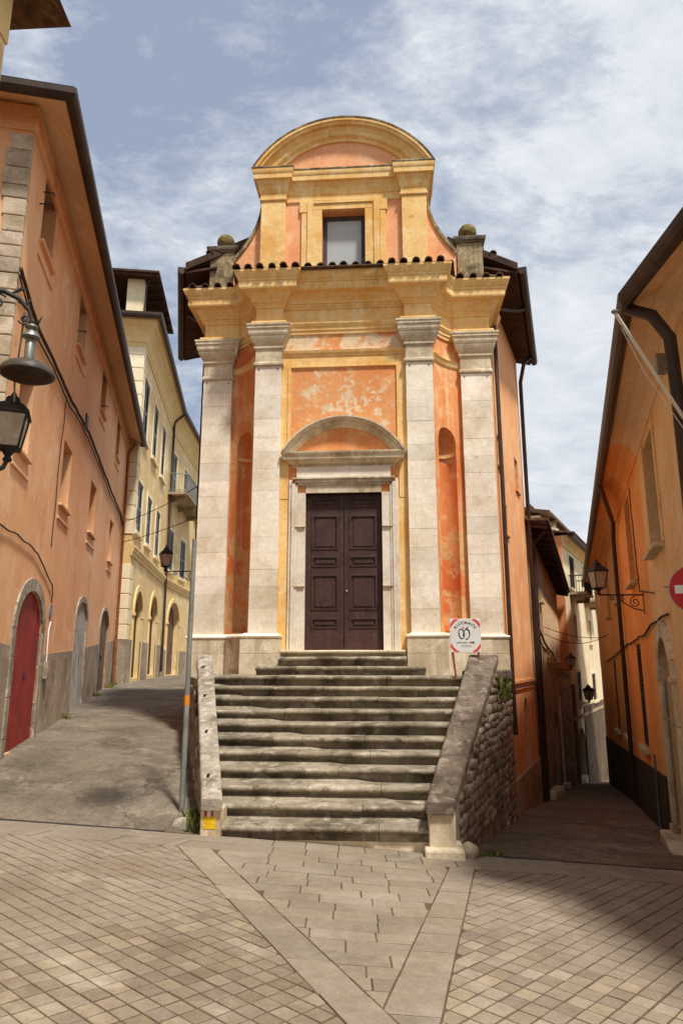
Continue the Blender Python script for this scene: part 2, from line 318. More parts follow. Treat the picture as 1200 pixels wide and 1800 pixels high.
def arc_pts(cx, cz, rx, rz, t0, t1, n):
    return [(cx + rx * math.cos(rad(t0 + (t1 - t0) * i / n)), cz + rz * math.sin(rad(t0 + (t1 - t0) * i / n))) for i in range(n + 1)]

def facade(mb, a0, a1, c0, c1, ops, D, mi_back=None, b=0.0, n_arc=10):
    """front skin at b with recessed openings; ops: dict(a0,a1,c0,c1,d,arch)"""
    A = sorted(set([a0, a1] + [o[k] for o in ops for k in ('a0', 'a1')])); C = sorted(set([c0, c1] + [o[k] for o in ops for k in ('c0', 'c1')]))
    inside = lambda x, z: any(o['a0'] < x < o['a1'] and o['c0'] < z < o['c1'] for o in ops)
    for i in range(len(A) - 1):
        for j in range(len(C) - 1):
            if not inside((A[i] + A[i + 1]) / 2, (C[j] + C[j + 1]) / 2):
                mb.add([(A[i], b, C[j]), (A[i + 1], b, C[j]), (A[i + 1], b, C[j + 1]), (A[i], b, C[j + 1])], [(0, 1, 2, 3)])
    for o in ops:
        d = b - o['d']; x0, x1, z0, z1 = o['a0'], o['a1'], o['c0'], o['c1']
        rise = o.get('arch', 0)
        top = [(x1, z1 - rise)] + arc_pts((x0 + x1) / 2, z1 - rise, (x1 - x0) / 2, rise, 0, 180, n_arc)[1:-1] + [(x0, z1 - rise)] if rise else [(x1, z1), (x0, z1)]
        ring = [(x0, z0), (x1, z0)] + top; n = len(ring)
        mb.add([(x, b, z) for x, z in ring] + [(x, d, z) for x, z in ring], [(i, (i + 1) % n, n + (i + 1) % n, n + i) for i in range(n)])
        mb.add([(x, d, z) for x, z in ring], [tuple(range(n))])
        if rise:
            ap = top; m = len(ap) // 2
            mb.add([(x1, b, z1)] + [(x, b, z) for x, z in ap[:m + 1]], [tuple([0] + list(range(1, m + 2)))])
            mb.add([(x0, b, z1)] + [(x, b, z) for x, z in ap[m:]] , [tuple([0] + list(range(1, len(ap) - m + 1)))])
            if abs(ap[m][1] - z1) > 1e-4: pass
            mb.add([(x1, b, z1), (x0, b, z1), (ap[m][0], b, ap[m][1])], [(0, 1, 2)])
def house_body(F, a0, a1, c0, c1, ops, D):
    mb = MB(F); facade(mb, a0, a1, c0, c1, ops, D)
    mb.add([(a0, 0, c0), (a0, -D, c0), (a0, -D, c1), (a0, 0, c1)], [(0, 1, 2, 3)])
    mb.add([(a1, 0, c0), (a1, -D, c0), (a1, -D, c1), (a1, 0, c1)], [(0, 1, 2, 3)])
    mb.add([(a0, -D, c0), (a1, -D, c0), (a1, -D, c1), (a0, -D, c1)], [(0, 1, 2, 3)])
    mb.add([(a0, 0, c1), (a1, 0, c1), (a1, -D, c1), (a0, -D, c1)], [(0, 1, 2, 3)])
    return mb
def window(F, par, a0, a1, c0, c1, d, fm, gm, fw=.07, mull=True, arch=0):
    """frame with pane(s) standing at depth d in a recess"""
    m = MB(F); y0, y1 = -d + .002, -d + .05
    m.box(a0 + .003, a0 + fw, y0, y1, c0 + .003, c1 - .003); m.box(a1 - fw, a1 - .003, y0, y1, c0 + .003, c1 - .003)
    m.box(a0 + fw, a1 - fw, y0, y1, c0 + .003, c0 + fw); m.box(a0 + fw, a1 - fw, y0, y1, c1 - fw, c1 - .003)
    mid = (a0 + a1) / 2
    if mull: m.box(mid - fw / 2, mid + fw / 2, y0, y1, c0 + fw, c1 - fw)
    w = obj('window', m, fm, par)
    for x0, x1 in ([(a0 + fw, mid - fw / 2), (mid + fw / 2, a1 - fw)] if mull else [(a0 + fw, a1 - fw)]):
        obj('pane', MB(F).box(x0, x1, y0 + .005, y0 + .02, c0 + fw, c1 - fw), gm, w)
    return w
def sill(F, par, a0, a1, z, m, out=.12, h=.07):
    return obj('sill', MB(F).box(a0 - .06, a1 + .06, -.02, out, z - h, z), m, par, bevel=.008)
def plank_door(F, par, a0, a1, c0, c1, d, m, arch=0, n=5, leaves=2):
    """planks with proud edges in an (optionally) arched opening"""
    dd = obj('door', MB(F).box(a0 + .01, a1 - .01, -d + .002, -d + .02, c0, c1 - arch - .01), m, par)
    w = (a1 - a0 - .02) / n; cx = (a0 + a1) / 2; rx = (a1 - a0) / 2
    for i in range(n):
        x0 = a0 + .01 + w * i + .004; x1 = x0 + w - .008; pr = .045 + R.uniform(0, .008)
        tz = lambda x: (c1 - arch + arch * math.sqrt(max(0, 1 - ((x - cx) / rx) ** 2)) - .01) if arch else c1 - .01
        zt = [(x, tz(x)) for x in (x1, (x0 + x1) / 2, x0)]
        obj('plank', MB(F).aprism([(x0, c0 + .01), (x1, c0 + .01)] + zt, -d + .02, -d + pr), m, dd)
    return dd
def gutter_line(F, par, path, z, m=None, off=0.0, r=.075):
    """half-round gutter swept along a plan path"""
    prof = [(off + r * math.cos(t), z + r * math.sin(t)) for t in [rad(180 + 180 * i / 8) for i in range(9)]] + [(off + r + .012, z + .012), (off + r - .012, z + .012), (off, z + .002), (off - r + .01, z + .01)]
    return obj('gutter', MB(F).sweep(path, prof), m or K['gutter'], par)

# ------------------------------------------------------------------ ground
def zp(x, y): return -1.6 - .069 * x - .037 * y                       # the sloping piazza
def lerp_tab(t, y):
    if y <= t[0][0]: return t[0][1]
    for (a, za), (b, zb) in zip(t, t[1:]):
        if y <= b: return za + (zb - za) * (y - a) / (b - a)
    return t[-1][1]
LT = [(7.9, -1.63), (10, -1.30), (13, -1.16), (16, -1.05), (20, -.82), (24, -.68), (33, -.62), (60, -.6)]
def zl(x, y):
    wx = -2.58 - .213 * y; k = max(0, 1 - (y - 7.9) / 9)
    return lerp_tab(LT, y) - (.069 * k + .012) * (x - wx)
def zr(x, y):
    k = max(0, 1 - (y - 7.8) / 10); return -2.0 - .122 * (y - 7.8) + .0 - .069 * k * (x - 1.5) - .03 * (1 - k) * (x - 4)
def grid_sheet(name, m, xs, ys, zf, parent=None, **k):
    """xs: function y->(x0,x1)"""
    mb = MB(); nx = 14; rows = []
    for y in ys:
        x0, x1 = xs(y); rows.append([(x0 + (x1 - x0) * i / nx, y, zf(x0 + (x1 - x0) * i / nx, y)) for i in range(nx + 1)])
    n = nx + 1; mb.add([p for r_ in rows for p in r_], [(j * n + i, j * n + i + 1, (j + 1) * n + i + 1, (j + 1) * n + i) for j in range(len(rows) - 1) for i in range(nx)], True)
    return obj(name, mb, m, parent, **k)
ys = [7.93 + .4 * i for i in range(130)]
def wav(x, y): return .012 * noise.noise(Vector((x * 1.3, y * 1.3, 0)))
grid_sheet('lane_road', K['asphalt'], ys=ys, xs=lambda y: (-3.0 - .213 * y, -1.2 if y < 12 else -1.9), zf=lambda x, y: zl(x, y) + wav(x, y), kind='structure')
grid_sheet('street_road', K['cobble'], ys=[7.80 + .4 * i for i in range(150)], xs=lambda y: (1.0 + .25 * (y - 7.8), 3.0 + .42 * y), zf=lambda x, y: zr(x, y) + wav(x, y) * 1.4, kind='structure')
g = MB(); g.add([(-300, -150, -9), (300, -150, -9), (300, 450, -9), (-300, 450, -9)], [(0, 1, 2, 3)]); obj('ground', g, K['soil'], kind='structure')

piazza = MB()
piazza.add([(-14, -22, zp(-14, -22) - .0062), (14, -22, zp(14, -22) - .0062), (14, 7.96, zp(14, 7.96) - .0062), (-14, 7.96, zp(-14, 7.96) - .0062)], [(0, 1, 2, 3)])
piazza = obj('piazza', piazza, K['sand'], kind='structure')

def clip(poly, a, b, cc):
    """keep a*x+b*y<=cc"""
    out = []
    for i in range(len(poly)):
        p, q = poly[i], poly[(i + 1) % len(poly)]; dp = a * p[0] + b * p[1] - cc; dq = a * q[0] + b * q[1] - cc
        if dp <= 0: out.append(p)
        if dp * dq < 0: t = dp / (dp - dq); out.append((p[0] + (q[0] - p[0]) * t, p[1] + (q[1] - p[1]) * t))
    return out
def area(p): return abs(sum(p[i][0] * p[(i + 1) % len(p)][1] - p[(i + 1) % len(p)][0] * p[i][1] for i in range(len(p)))) / 2
def shrink(poly, k):
    cx = sum(p[0] for p in poly) / len(poly); cy = sum(p[1] for p in poly) / len(poly); out = []
    for x, y in poly:
        d = math.hypot(x - cx, y - cy); t = max(.2, (d - k) / d) if d > 1e-6 else 1; out.append((cx + (x - cx) * t, cy + (y - cy) * t))
    return out
def inset(poly, k):
    cx = sum(p[0] for p in poly) / len(poly); cy = sum(p[1] for p in poly) / len(poly); out = list(poly)
    for p, q in zip(poly, poly[1:] + poly[:1]):
        l = math.dist(p, q)
        if l < 1e-6: continue
        a, b = (q[1] - p[1]) / l, -(q[0] - p[0]) / l; c0 = a * p[0] + b * p[1]
        if a * cx + b * cy > c0: a, b, c0 = -a, -b, -c0
        out = clip(out, a, b, c0 - k)
        if len(out) < 3: return []
    res = []
    for p in out:
        if not res or math.dist(p, res[-1]) > .004: res.append(p)
    if len(res) > 2 and math.dist(res[0], res[-1]) < .004: res.pop()
    return res
def slab_mesh(mb, poly, gap, jit=.004, th=.03, ch=.006):
    """one stone: chamfered, slightly tilted polygon on the piazza plane"""
    p0 = inset(poly, gap)
    if len(p0) < 3 or area(p0) < .0015: return False
    p0 = [(x + R.uniform(-1, 1) * gap * .35, y + R.uniform(-1, 1) * gap * .35) for x, y in p0]
    p1 = shrink(p0, ch * 1.3); h = R.uniform(-1, 1) * jit; tx, ty = R.uniform(-.012, .012), R.uniform(-.012, .012); n = len(p0)
    cx = sum(p[0] for p in poly) / len(poly); cy = sum(p[1] for p in poly) / len(poly)
    z = lambda x, y, o: zp(x, y) + o + h + tx * (x - cx) + ty * (y - cy)
    pts = [(x, y, zp(x, y) - th) for x, y in p0] + [(x, y, z(x, y, -ch * .8)) for x, y in p0] + [(x, y, z(x, y, 0)) for x, y in p1]
    fs = [(i, (i + 1) % n, n + (i + 1) % n, n + i) for i in range(n)] + [(n + i, n + (i + 1) % n, 2 * n + (i + 1) % n, 2 * n + i) for i in range(n)] + [tuple(range(2 * n, 3 * n))]
    mb.add(pts, fs); return True
# half-planes of the two diagonal bands (from the paving lines)
def line(p, q):                                                        # returns a,b,c with a*x+b*y<=c on the LEFT of p->q
    a, b = (q[1] - p[1]), -(q[0] - p[0]); return (a, b, a * p[0] + b * p[1])
LA = line((-1.62, 7.33), (-.12, 4.17)); LB = line((-1.25, 7.25), (-.02, 4.58)); RA = line((.26, 4.24), (.80, 6.32)); RB_ = line((.5, 3.95), (1.18, 6.80))
neg = lambda l: (-l[0], -l[1], -l[2])
def seam(x): return 7.88 - .012 * (x + 3.7) if x < -1.5 else 7.88
slabs, setts = [], []
# setts, laid diagonally
def sett_field(pd, hp, ang, sx, sy, x0, x1, y0, y1):
    ca, sa = math.cos(rad(ang)), math.sin(rad(ang)); cx, cy = (x0 + x1) / 2, (y0 + y1) / 2; n = int(max(x1 - x0, y1 - y0) / min(sx, sy)) + 4
    for i in range(-n, n):
        off = R.uniform(-.008, .008); row = 0
        xx = -n * sx; drift = 0
        while xx < n * sx:
            jj = .035 * sx * noise.noise(Vector((i * .35, xx * 4, 2))); w = sx; a0, a1, b0, b1 = xx + jj, xx + w + .035 * sx * noise.noise(Vector((i * .35, (xx + w) * 4, 2))), i * sy + off * .2, (i + 1) * sy + off * .2; xx += w
            q = [(cx + a * ca - b * sa, cy + a * sa + b * ca) for a, b in ((a0, b0), (a1, b0), (a1, b1), (a0, b1))]
            if not any(x0 < x < x1 and y0 < y < y1 for x, y in q): continue
            for h in hp:
                q = clip(q, *h)
                if len(q) < 3: break
            if len(q) >= 3 and area(q) > sx * sy * .12: setts.append(q)
BY = (0, 1, 7.30)
sett_field(0, [LA if LA[0] * -3 + LA[1] * 5 <= LA[2] else neg(LA), BY], -40, .128, .118, -4.2, .9, 2.7, 7.3)
sett_field(0, [RB_ if RB_[0] * 3 + RB_[1] * 5 <= RB_[2] else neg(RB_), BY], 49, .150, .122, .2, 4.4, 2.7, 7.3)
# diagonal bands of long slabs
def band(p0, p1, q0, q1, ln, hp=()):
    """p line and q line are the two edges, from far to near"""
    P0, P1, Q0, Q1 = map(Vector, (p0, p1, q0, q1)); L = (P1 - P0).length; n = int(L / ln); t = 0; i = 0
    while t < 1:
        t2 = min(1, t + R.uniform(.8, 1.25) * ln / L)
        q = [tuple(P0.lerp(P1, t)), tuple(Q0.lerp(Q1, t)), tuple(Q0.lerp(Q1, t2)), tuple(P0.lerp(P1, t2))]
        for h in hp:
            q = clip(q, *h)
            if len(q) < 3: break
        if len(q) >= 3: slabs.append(q)
        t = t2
def ext(p, q, y): t = (y - p[1]) / (q[1] - p[1]); return (p[0] + (q[0] - p[0]) * t, y)
pa = lambda y: ext((-1.62, 7.33), (-.12, 4.17), y); pb = lambda y: ext((-1.25, 7.25), (-.02, 4.58), y)
ra = lambda y: ext((.26, 4.24), (.80, 6.32), y); rb = lambda y: ext((.5, 3.95), (1.18, 6.80), y)
band(pa(7.3), pa(2.7), pb(7.3), pb(2.7), .46)
LBk = LB if LB[0] * 2 + LB[1] * 6 <= LB[2] else neg(LB)                 # right of the left band
band(ra(7.3), ra(2.7), rb(7.3), rb(2.7), .42, hp=[LBk])
# courses between the bands
RAk = RA if RA[0] * 0 + RA[1] * 7 <= RA[2] else neg(RA)
y = 7.30
while y > 4.2:
    h = R.uniform(.17, .22); x = -2.2 + R.uniform(0, .3)
    while x < 1.8:
        w = R.uniform(.28, .55); q = [(x, y - h), (x + w, y - h), (x + w, y), (x, y)]; x += w
        for hh in (LBk, RAk):
            q = clip(q, *hh)
            if len(q) < 3: break
        if len(q) >= 3 and area(q) > .01: slabs.append(q)
    y -= h
# border courses along the foot of the stairs and the street edges
for (y0, y1, w0, w1, sk) in ((7.30, 7.60, .5, .9, .10), (7.60, 7.89, .45, .8, .16)):
    x = -6.2
    while x < 5.2:
        w = R.uniform(w0, w1); w = w * (.6 if x > -1.6 and x < 1.2 else 1); s_ = sk if x < -1.6 else (-sk if x > 1.2 else 0)
        slabs.append([(x, y0), (x + w, y0), (x + w + s_ , y1), (x + s_, y1)]); x += w
slabs = [clip(clip(q, -1, 0, 5.6), 1, 0, 4.8) for q in slabs]
slabs = [q for q in slabs if len(q) > 2 and area(q) > .008]
for q in slabs:
    m = MB()
    if slab_mesh(m, q, .0055, jit=.0015, ch=.0035): obj('paving_slab', m, K['slab'], piazza)
key = lambda q: math.hypot(sum(p[0] for p in q) / len(q), sum(p[1] for p in q) / len(q) - 3.2) + abs(sum(p[0] for p in q) / len(q)) * .3
vis = [q for q in setts if (sum(p[1] for p in q) / len(q)) > 3.55 and abs(sum(p[0] for p in q) / len(q)) < .47 * sum(p[1] for p in q) / len(q)]
vis.sort(key=key); near = vis[:298]; nid = set(id(q) for q in near)
for q in near:
    m = MB()
    if slab_mesh(m, q, .0060, jit=.0018, ch=.0035): obj('sett', m, K['sett'], piazza)
rest = MB()
for q in setts:
    if id(q) not in nid: slab_mesh(rest, q, .0060, jit=.0018, ch=.0035)
obj('setts', rest, K['sett'], piazza, kind='stuff')
# dark strip painted as the shadowed kerb gap along the lane, steel edge on the street side
m = MB(); m.prism([(-5.6, 7.885), (-1.9, 7.885), (-1.9, 7.985), (-5.6, 7.985)], lambda a, b: zp(a, b) - .05, lambda a, b: zp(a, b) - .004)
obj('kerb_gap_shade', m, K['iron'], kind='structure')
m = MB(); m.prism([(1.35, 7.885), (5.2, 7.885), (5.2, 7.93), (1.35, 7.93)], lambda a, b: zp(a, b) - .08, lambda a, b: zp(a, b) + .006)
obj('steel_kerb', m, K['iron'], kind='structure')

# ------------------------------------------------------------------ church
church = empty('church', CH(0, 0, -.2), 'small baroque church with orange plaster, pale stone pilasters and arched top above the stone stairs', 'church')
def bay(side, n=14):
    """concave canted bay from inner to outer pilaster: list of (u,v), bowed towards the back"""
    p0, p1, out = Vector((1.71, 0)), Vector((2.31, .62)), []
    for i in range(n + 1):
        t = i / n; q = p0.lerp(p1, t); b = .09 * 4 * t * (1 - t); nrm = Vector((-.718, .695))
        q = q + nrm * b; out.append((side * q.x, q.y))
    return out
# centre wall with the door opening
ops = [dict(a0=-.71, a1=.71, c0=.22, c1=3.10, d=.16)]
m = MB(lambda a, b, z: CH(a, -b, z)); facade(m, -1.71, 1.71, -.2, 7.3, ops, 1); obj('wall', m, K['plaster'], church)
# canted bays with niches
for sd_ in (-1, 1):
    pts = bay(sd_, 28); n = len(pts) - 1; m = MB(CH)
    L = [0]
    for i in range(n): L.append(L[-1] + math.dist(pts[i], pts[i + 1]))
    tot = L[-1]; nc, hw, zs, z0 = .52 * tot, .26, 4.20, .56
    s0, s1 = nc - hw, nc + hw
    def at(s):
        s = min(max(s, 0), tot - 1e-6); i = max(j for j in range(n) if L[j] <= s); t = (s - L[i]) / (L[i + 1] - L[i])
        p, q = Vector(pts[i]), Vector(pts[i + 1]); d = (q - p).normalized(); nn = Vector((-d.y, d.x)) * (1 if sd_ > 0 else -1)
        return p.lerp(q, t), nn
    def pt(s, z, dep=0):
        p, nn = at(s); p = p + nn * dep; return (p.x, p.y, z)
    def strip(sa, sb, za, zb, k=6):
        for i in range(k):
            a, b = sa + (sb - sa) * i / k, sa + (sb - sa) * (i + 1) / k; m.add([pt(a, za), pt(b, za), pt(b, zb), pt(a, zb)], [(0, 1, 2, 3)], True)
    strip(0, s0, -.2, 7.3); strip(s1, tot, -.2, 7.3); strip(s0, s1, -.2, z0)
    k = 14; zt = lambda s: zs + hw * 1.05 * math.sqrt(max(0, 1 - ((s - nc) / hw) ** 2))
    for i in range(k):
        a, b = s0 + (s1 - s0) * i / k, s0 + (s1 - s0) * (i + 1) / k; m.add([pt(a, zt(a)), pt(b, zt(b)), pt(b, 7.3), pt(a, 7.3)], [(0, 1, 2, 3)], True)
    D = .33; obj('wall', m, K['niche'], church)
    m = MB(CH); cols = []
    for i in range(k + 1):
        th = math.pi * i / k; s = nc - hw * math.cos(th); col = [(s, z0 + (zs - z0) * j / 6, D * math.sin(th)) for j in range(7)]
        for j in range(1, 7):
            ph = math.pi / 2 * j / 6; col.append((s, zs + hw * 1.05 * math.sin(th) * math.sin(ph), D * math.sin(th) * math.cos(ph)))
        cols.append(col)
    r_ = len(cols[0]); m.add([pt(*q) for cc_ in cols for q in cc_], [(i * r_ + j, (i + 1) * r_ + j, (i + 1) * r_ + j + 1, i * r_ + j + 1) for i in range(k) for j in range(r_ - 1)], True)
    m.add([pt(nc - hw * math.cos(math.pi * i / k), z0, D * math.sin(math.pi * i / k)) for i in range(k + 1)], [tuple(range(k + 1))])
    nb = MB(CH)  # impost bar at the springing of the niche
    q = [pt(nc - (hw - .004) * math.cos(math.pi * i / k), 0, (D - .004) * math.sin(math.pi * i / k))[:2] for i in range(k + 1)]; q2 = [pt(nc - (hw - .03) * math.cos(math.pi * i / k), 0, (D - .03) * math.sin(math.pi * i / k))[:2] for i in range(k + 1)]
    for i in range(k): nb.add([(q[i][0], q[i][1], 3.93), (q[i + 1][0], q[i + 1][1], 3.93), (q2[i + 1][0], q2[i + 1][1], 3.93), (q2[i][0], q2[i][1], 3.93), (q[i][0], q[i][1], 4.0), (q[i + 1][0], q[i + 1][1], 4.0), (q2[i + 1][0], q2[i + 1][1], 4.0), (q2[i][0], q2[i][1], 4.0)], [(0, 1, 2, 3), (4, 5, 6, 7), (2, 3, 7, 6), (0, 1, 5, 4)])
    nich = obj('niche', m, K['niche'], church); obj('moulding', nb, K['ochre'], nich)
# centre panel mouldings (ochre) and thin string courses
pm = MB(CH)
def fr(m, u0, u1, z0, z1, w, v0=-.045, v1=.03):
    m.box(u0, u1, v0, v1, z1 - w, z1); m.box(u0, u0 + w, v0, v1, z0, z1 - w); m.box(u1 - w, u1, v0, v1, z0, z1 - w)
pm.box(-1.198, 1.198, -.02, .03, 5.66, 5.92)
pm.sweep([(-1.198, 0), (1.198, 0)], [(0, 5.86), (.035, 5.86), (.035, 5.89), (.06, 5.92), (.075, 5.97), (0, 5.99)])
pm.box(-1.198, -1.04, -.02, .03, 3.0, 5.66); pm.box(1.04, 1.198, -.02, .03, 3.0, 5.66)
pm.sweep([(-1.04, 0), (1.04, 0)], [(0, 5.62), (.035, 5.63), (.035, 5.66), (0, 5.68)])
pm.box(-1.075, -1.02, -.036, .03, 4.1, 5.655); pm.box(1.02, 1.075, -.036, .03, 4.1, 5.655)
obj('panel_frame', pm, K['ochre'], church)
for a_ in (-1.198, 1.0): obj('door_side_strip', MB(CH).box(a_, a_ + .198, -.012, .03, -.2, 2.998), K['ochre'], church)
# string course around the canted bays at pilaster-neck height
for sd_ in (-1, 1):
    p = bay(sd_, 12); p = p if sd_ > 0 else p[::-1]
    obj('string_course', MB(CH).sweep([tuple(q) for q in p], [(0, 5.76), (.03, 5.78), (.05, 5.84), (.075, 5.88), (0, 5.9)]), K['ochre'], church)
# pilasters in stone blocks, with capitals
def blocks(par, rects, z0, z1, hmin=.26, hmax=.5, mt=None, g_=.0014):
    z = z0
    while z < z1 - .02:
        h = R.uniform(hmin, hmax); h = z1 - z if z + h > z1 - hmin * .7 else h
        j = R.uniform(-.002, .002)
        u0, u1, v0, v1 = rects
        b = MB(CH); b.box(u0 + j, u1 + j, v0 + R.uniform(-.0025, .0025), v1, z + g_, z + h - g_); obj('stone_block', b, mt or K['travertine'], par, bevel=.0025); z += h
for sd_ in (-1, 1):
    for kind, (ua, ub, vf, vb) in (('in', (1.20, 1.71, -.12, .10)), ('out', (2.31, 2.90, .50, .95))):
        u0, u1 = sorted((sd_ * ua, sd_ * ub))
        core = MB(CH).box(u0 + .006, u1 - .006, vf + .006, vb - .01, .5, 5.64)
        pil = obj('pilaster', core, K['joint'], church); blocks(pil, (u0, u1, vf, vb), .522, 5.64)
        pth = [(u0, vb), (u0, vf), (u1, vf), (u1, vb)]
        cap = MB(CH).sweep(pth, [(-.02, 5.642), (.02, 5.642), (.035, 5.66), (.035, 5.70), (.01, 5.725), (.003, 5.73), (.003, 5.99), (.02, 5.995), (.035, 6.01), (.035, 6.045), (.02, 6.06), (.05, 6.10), (.085, 6.16), (.105, 6.21), (.105, 6.245), (.12, 6.25), (.135, 6.29), (.14, 6.36), (.16, 6.38), (.16, 6.42), (.175, 6.44), (.175, 6.475), (-.02, 6.48)])
        cap.box(u0 + .001, u1 - .001, vf + .001, vb, 5.645, 6.47)
        obj('capital', cap, K['travertine_dirty'], church)
        # iron cramp holes at the neck
        for e in (u0 + .07, u1 - .07): obj('cramp', MB(CH).box(e - .012, e + .012, vf - .006, vf + .02, 5.56, 5.585), K['iron'], pil)
    # pedestals
    s2 = lambda a, b: tuple(sorted((sd_ * a, sd_ * b)))
    for (a, b_, v0, v1) in ((1.12, 1.84, -.20, .3), (2.22, 2.98, .42, 1.25)):
        u0, u1 = s2(a, b_)
        pd = MB(CH).box(u0, u1, v0, v1, -.215 if v0 < 0 else -.42, .155); ped = obj('pedestal', pd, K['travertine_dirty'], church, bevel=.006)
        obj('stone_block', MB(CH).box(u0 + .003, u1 - .003, v0 + .003, v1, .16, .425), K['travertine_dirty'], ped, bevel=.004)
    cp = [(1.84, -.04), (2.22, .36), (2.30, .6), (1.7, .3)]; cp = [(sd_ * a, b) for a, b in cp]
    obj('pedestal', MB(CH).prism(cp, -.215, .425), K['travertine_dirty'], church)
    path = [(1.12, .05), (1.12, -.20), (1.84, -.20), (1.84, -.03), (2.20, .36), (2.22, .42), (2.98, .42), (2.98, 1.25)]
    path = path if sd_ > 0 else [(-a, b) for a, b in path][::-1]
    obj('base_moulding', MB(CH).sweep(path, [(-.16, .426), (-.01, .426), (.012, .44), (.02, .46), (.012, .485), (-.02, .49), (-.045, .50), (-.07, .52), (-.16, .521)]), K['travertine'], church)

# main entablature
ent = [(-3.0, 1.9), (-2.90, 1.6), (-2.90, .50), (-2.22, .50)] + [p for p in bay(-1, 6)[::-1][1:-1]] + [(-1.71, 0), (-1.71, -.12), (-1.20, -.12), (-1.20, 0)]
ent = ent + [(-a, b) for a, b in ent[::-1]]
arch_prof = [(-.12, 6.33), (.03, 6.33), (.03, 6.40), (.05, 6.405), (.05, 6.475), (.075, 6.49), (.075, 6.52), (.09, 6.525), (.09, 6.56), (.015, 6.57), (.015, 6.60), (-.12, 6.60)]
obj('architrave', MB(CH).sweep(ent, arch_prof), K['ochre'], church)
obj('frieze', MB(CH).sweep(ent, [(-.12, 6.602), (.012, 6.602), (.012, 6.86), (-.12, 6.86)]), K['ochre'], church)
corn = [(-.12, 6.862), (.03, 6.862), (.04, 6.89), (.07, 6.92), (.075, 6.95), (.10, 6.955), (.105, 7.0), (.13, 7.04), (.18, 7.09), (.19, 7.12), (.20, 7.125), (.30, 7.15), (.31, 7.18), (.31, 7.30), (.325, 7.305), (.33, 7.34), (.355, 7.37), (.385, 7.43), (.395, 7.46), (.40, 7.465), (.40, 7.505), (-.12, 7.52)]
obj('cornice', MB(CH).sweep(ent, corn), K['ochre'], church)
# sloped top of the cornice, covered by a row of clay tiles
top = MB(CH); top.prism([(-2.09, -.50), (2.09, -.50), (2.09, .9), (-2.09, .9)], lambda a, b: 7.508, lambda a, b: 7.53 + .22 * (b + .5)); top.prism([(-3.26, .14), (-2.10, .14), (-2.10, 1.6), (-3.26, 1.6)], 7.506, lambda a, b: 7.53 + .1 * (b - .1)); top.prism([(2.10, .14), (3.26, .14), (3.26, 1.6), (2.10, 1.6)], 7.506, lambda a, b: 7.53 + .1 * (b - .1))
obj('cornice_roof', top, K['roof_tile'], church)
def tile_mesh(r=.078, L=.42, th=.016):
    mb = MB(); n = 8; ring = []
    for rr, y in ((r, 0), (r * .86, L)):
        for q in (rr, rr - th): ring.append([(q * math.cos(math.pi * i / n), y, q * math.sin(math.pi * i / n)) for i in range(n + 1)])
    k = n + 1; flat = [p for r_ in ring for p in r_]
    fs = []
    for i in range(n): fs += [(i, i + 1, 2 * k + i + 1, 2 * k + i), (k + i, k + i + 1, 3 * k + i + 1, 3 * k + i), (i, i + 1, k + i + 1, k + i), (2 * k + i, 2 * k + i + 1, 3 * k + i + 1, 3 * k + i)]
    fs += [(0, k, 3 * k, 2 * k), (n, k + n, 3 * k + n, 2 * k + n)]
    mb.add(flat, fs, True); return mesh_from('roof_tile', mb, K['roof_tile'])
TILE = tile_mesh()
def put_tile(u, v, z, rz=0, tilt=10, par=None, sc=1):
    M_ = Matrix.Translation(CH(u, v, z)) @ Matrix.Rotation(-CA + rz, 4, 'Z') @ Matrix.Rotation(rad(tilt), 4, 'X') @ Matrix.Rotation(rad(R.uniform(-4, 4)), 4, 'Y') @ Matrix.Scale(sc * R.uniform(.94, 1.06), 4)
    return place('roof_tile', TILE, M_, par or church)
u = -2.05
while u < 2.1:
    brk = abs(u) > .79; put_tile(u + R.uniform(-.012, .012), (-.57 if brk else -.45) + R.uniform(-.02, .01), (7.515 if brk else 7.545) + R.uniform(-.004, .006), rz=rad(R.uniform(-4, 4))); u += .232
for sd_ in (-1, 1):
    for i in range(4): put_tile(sd_ * (2.32 + .26 * i), .06 + R.uniform(-.015, .015), 7.515, rz=rad(R.uniform(-5, 5)))
    for i in range(4): put_tile(sd_ * (2.13 + .02 * i), -.40 + .145 * i, 7.515, rz=rad(sd_ * 62))
    for i in range(5): put_tile(sd_ * 3.32, .25 + .26 * i, 7.515, rz=rad(sd_ * 90))

# attic
aw = [dict(a0=-.44, a1=.44, c0=7.62, c1=9.09, d=.24)]
m = MB(lambda a, b, z: CH(a, .02 - b, z)); facade(m, -1.69, 1.69, 7.5, 9.45, aw, 1)
m2 = MB(CH); m2.box(-1.69, 1.69, .30, .9, 7.5, 9.9); obj('attic_wall', m, K['attic'], church); obj('attic_back', m2, K['attic'], church)
for sd_ in (-1, 1):
    u0, u1 = sorted((sd_ * 1.19, sd_ * 1.69))
    obj('attic_pilaster', MB(CH).box(u0, u1, -.10, .7, 7.52, 9.30), K['ochre'], church, bevel=.008)
att = [(-1.69, .9), (-1.69, -.10), (-1.19, -.10), (-1.19, .02)]; att = att + [(-a, b) for a, b in att[::-1]]
obj('attic_cornice', MB(CH).sweep(att, [(-0.100, 9.302), (0.020, 9.302), (0.030, 9.32), (0.030, 9.36), (0.012, 9.37), (0.012, 9.47), (0.030, 9.48), (0.045, 9.53), (0.050, 9.56), (0.050, 9.60), (0.056, 9.64), (0.087, 9.69), (0.093, 9.72), (0.149, 9.74), (0.152, 9.84), (0.161, 9.85), (0.171, 9.88), (0.177, 9.92), (0.177, 9.955), (-0.100, 9.975)]), K['ochre'], church)
obj('cornice_cap', MB(CH).sweep(att, [(-.1, 9.977), (.185, 9.957), (.19, 9.975), (.185, 9.995), (-.1, 10.01)]), K['plinth_cap'], church)
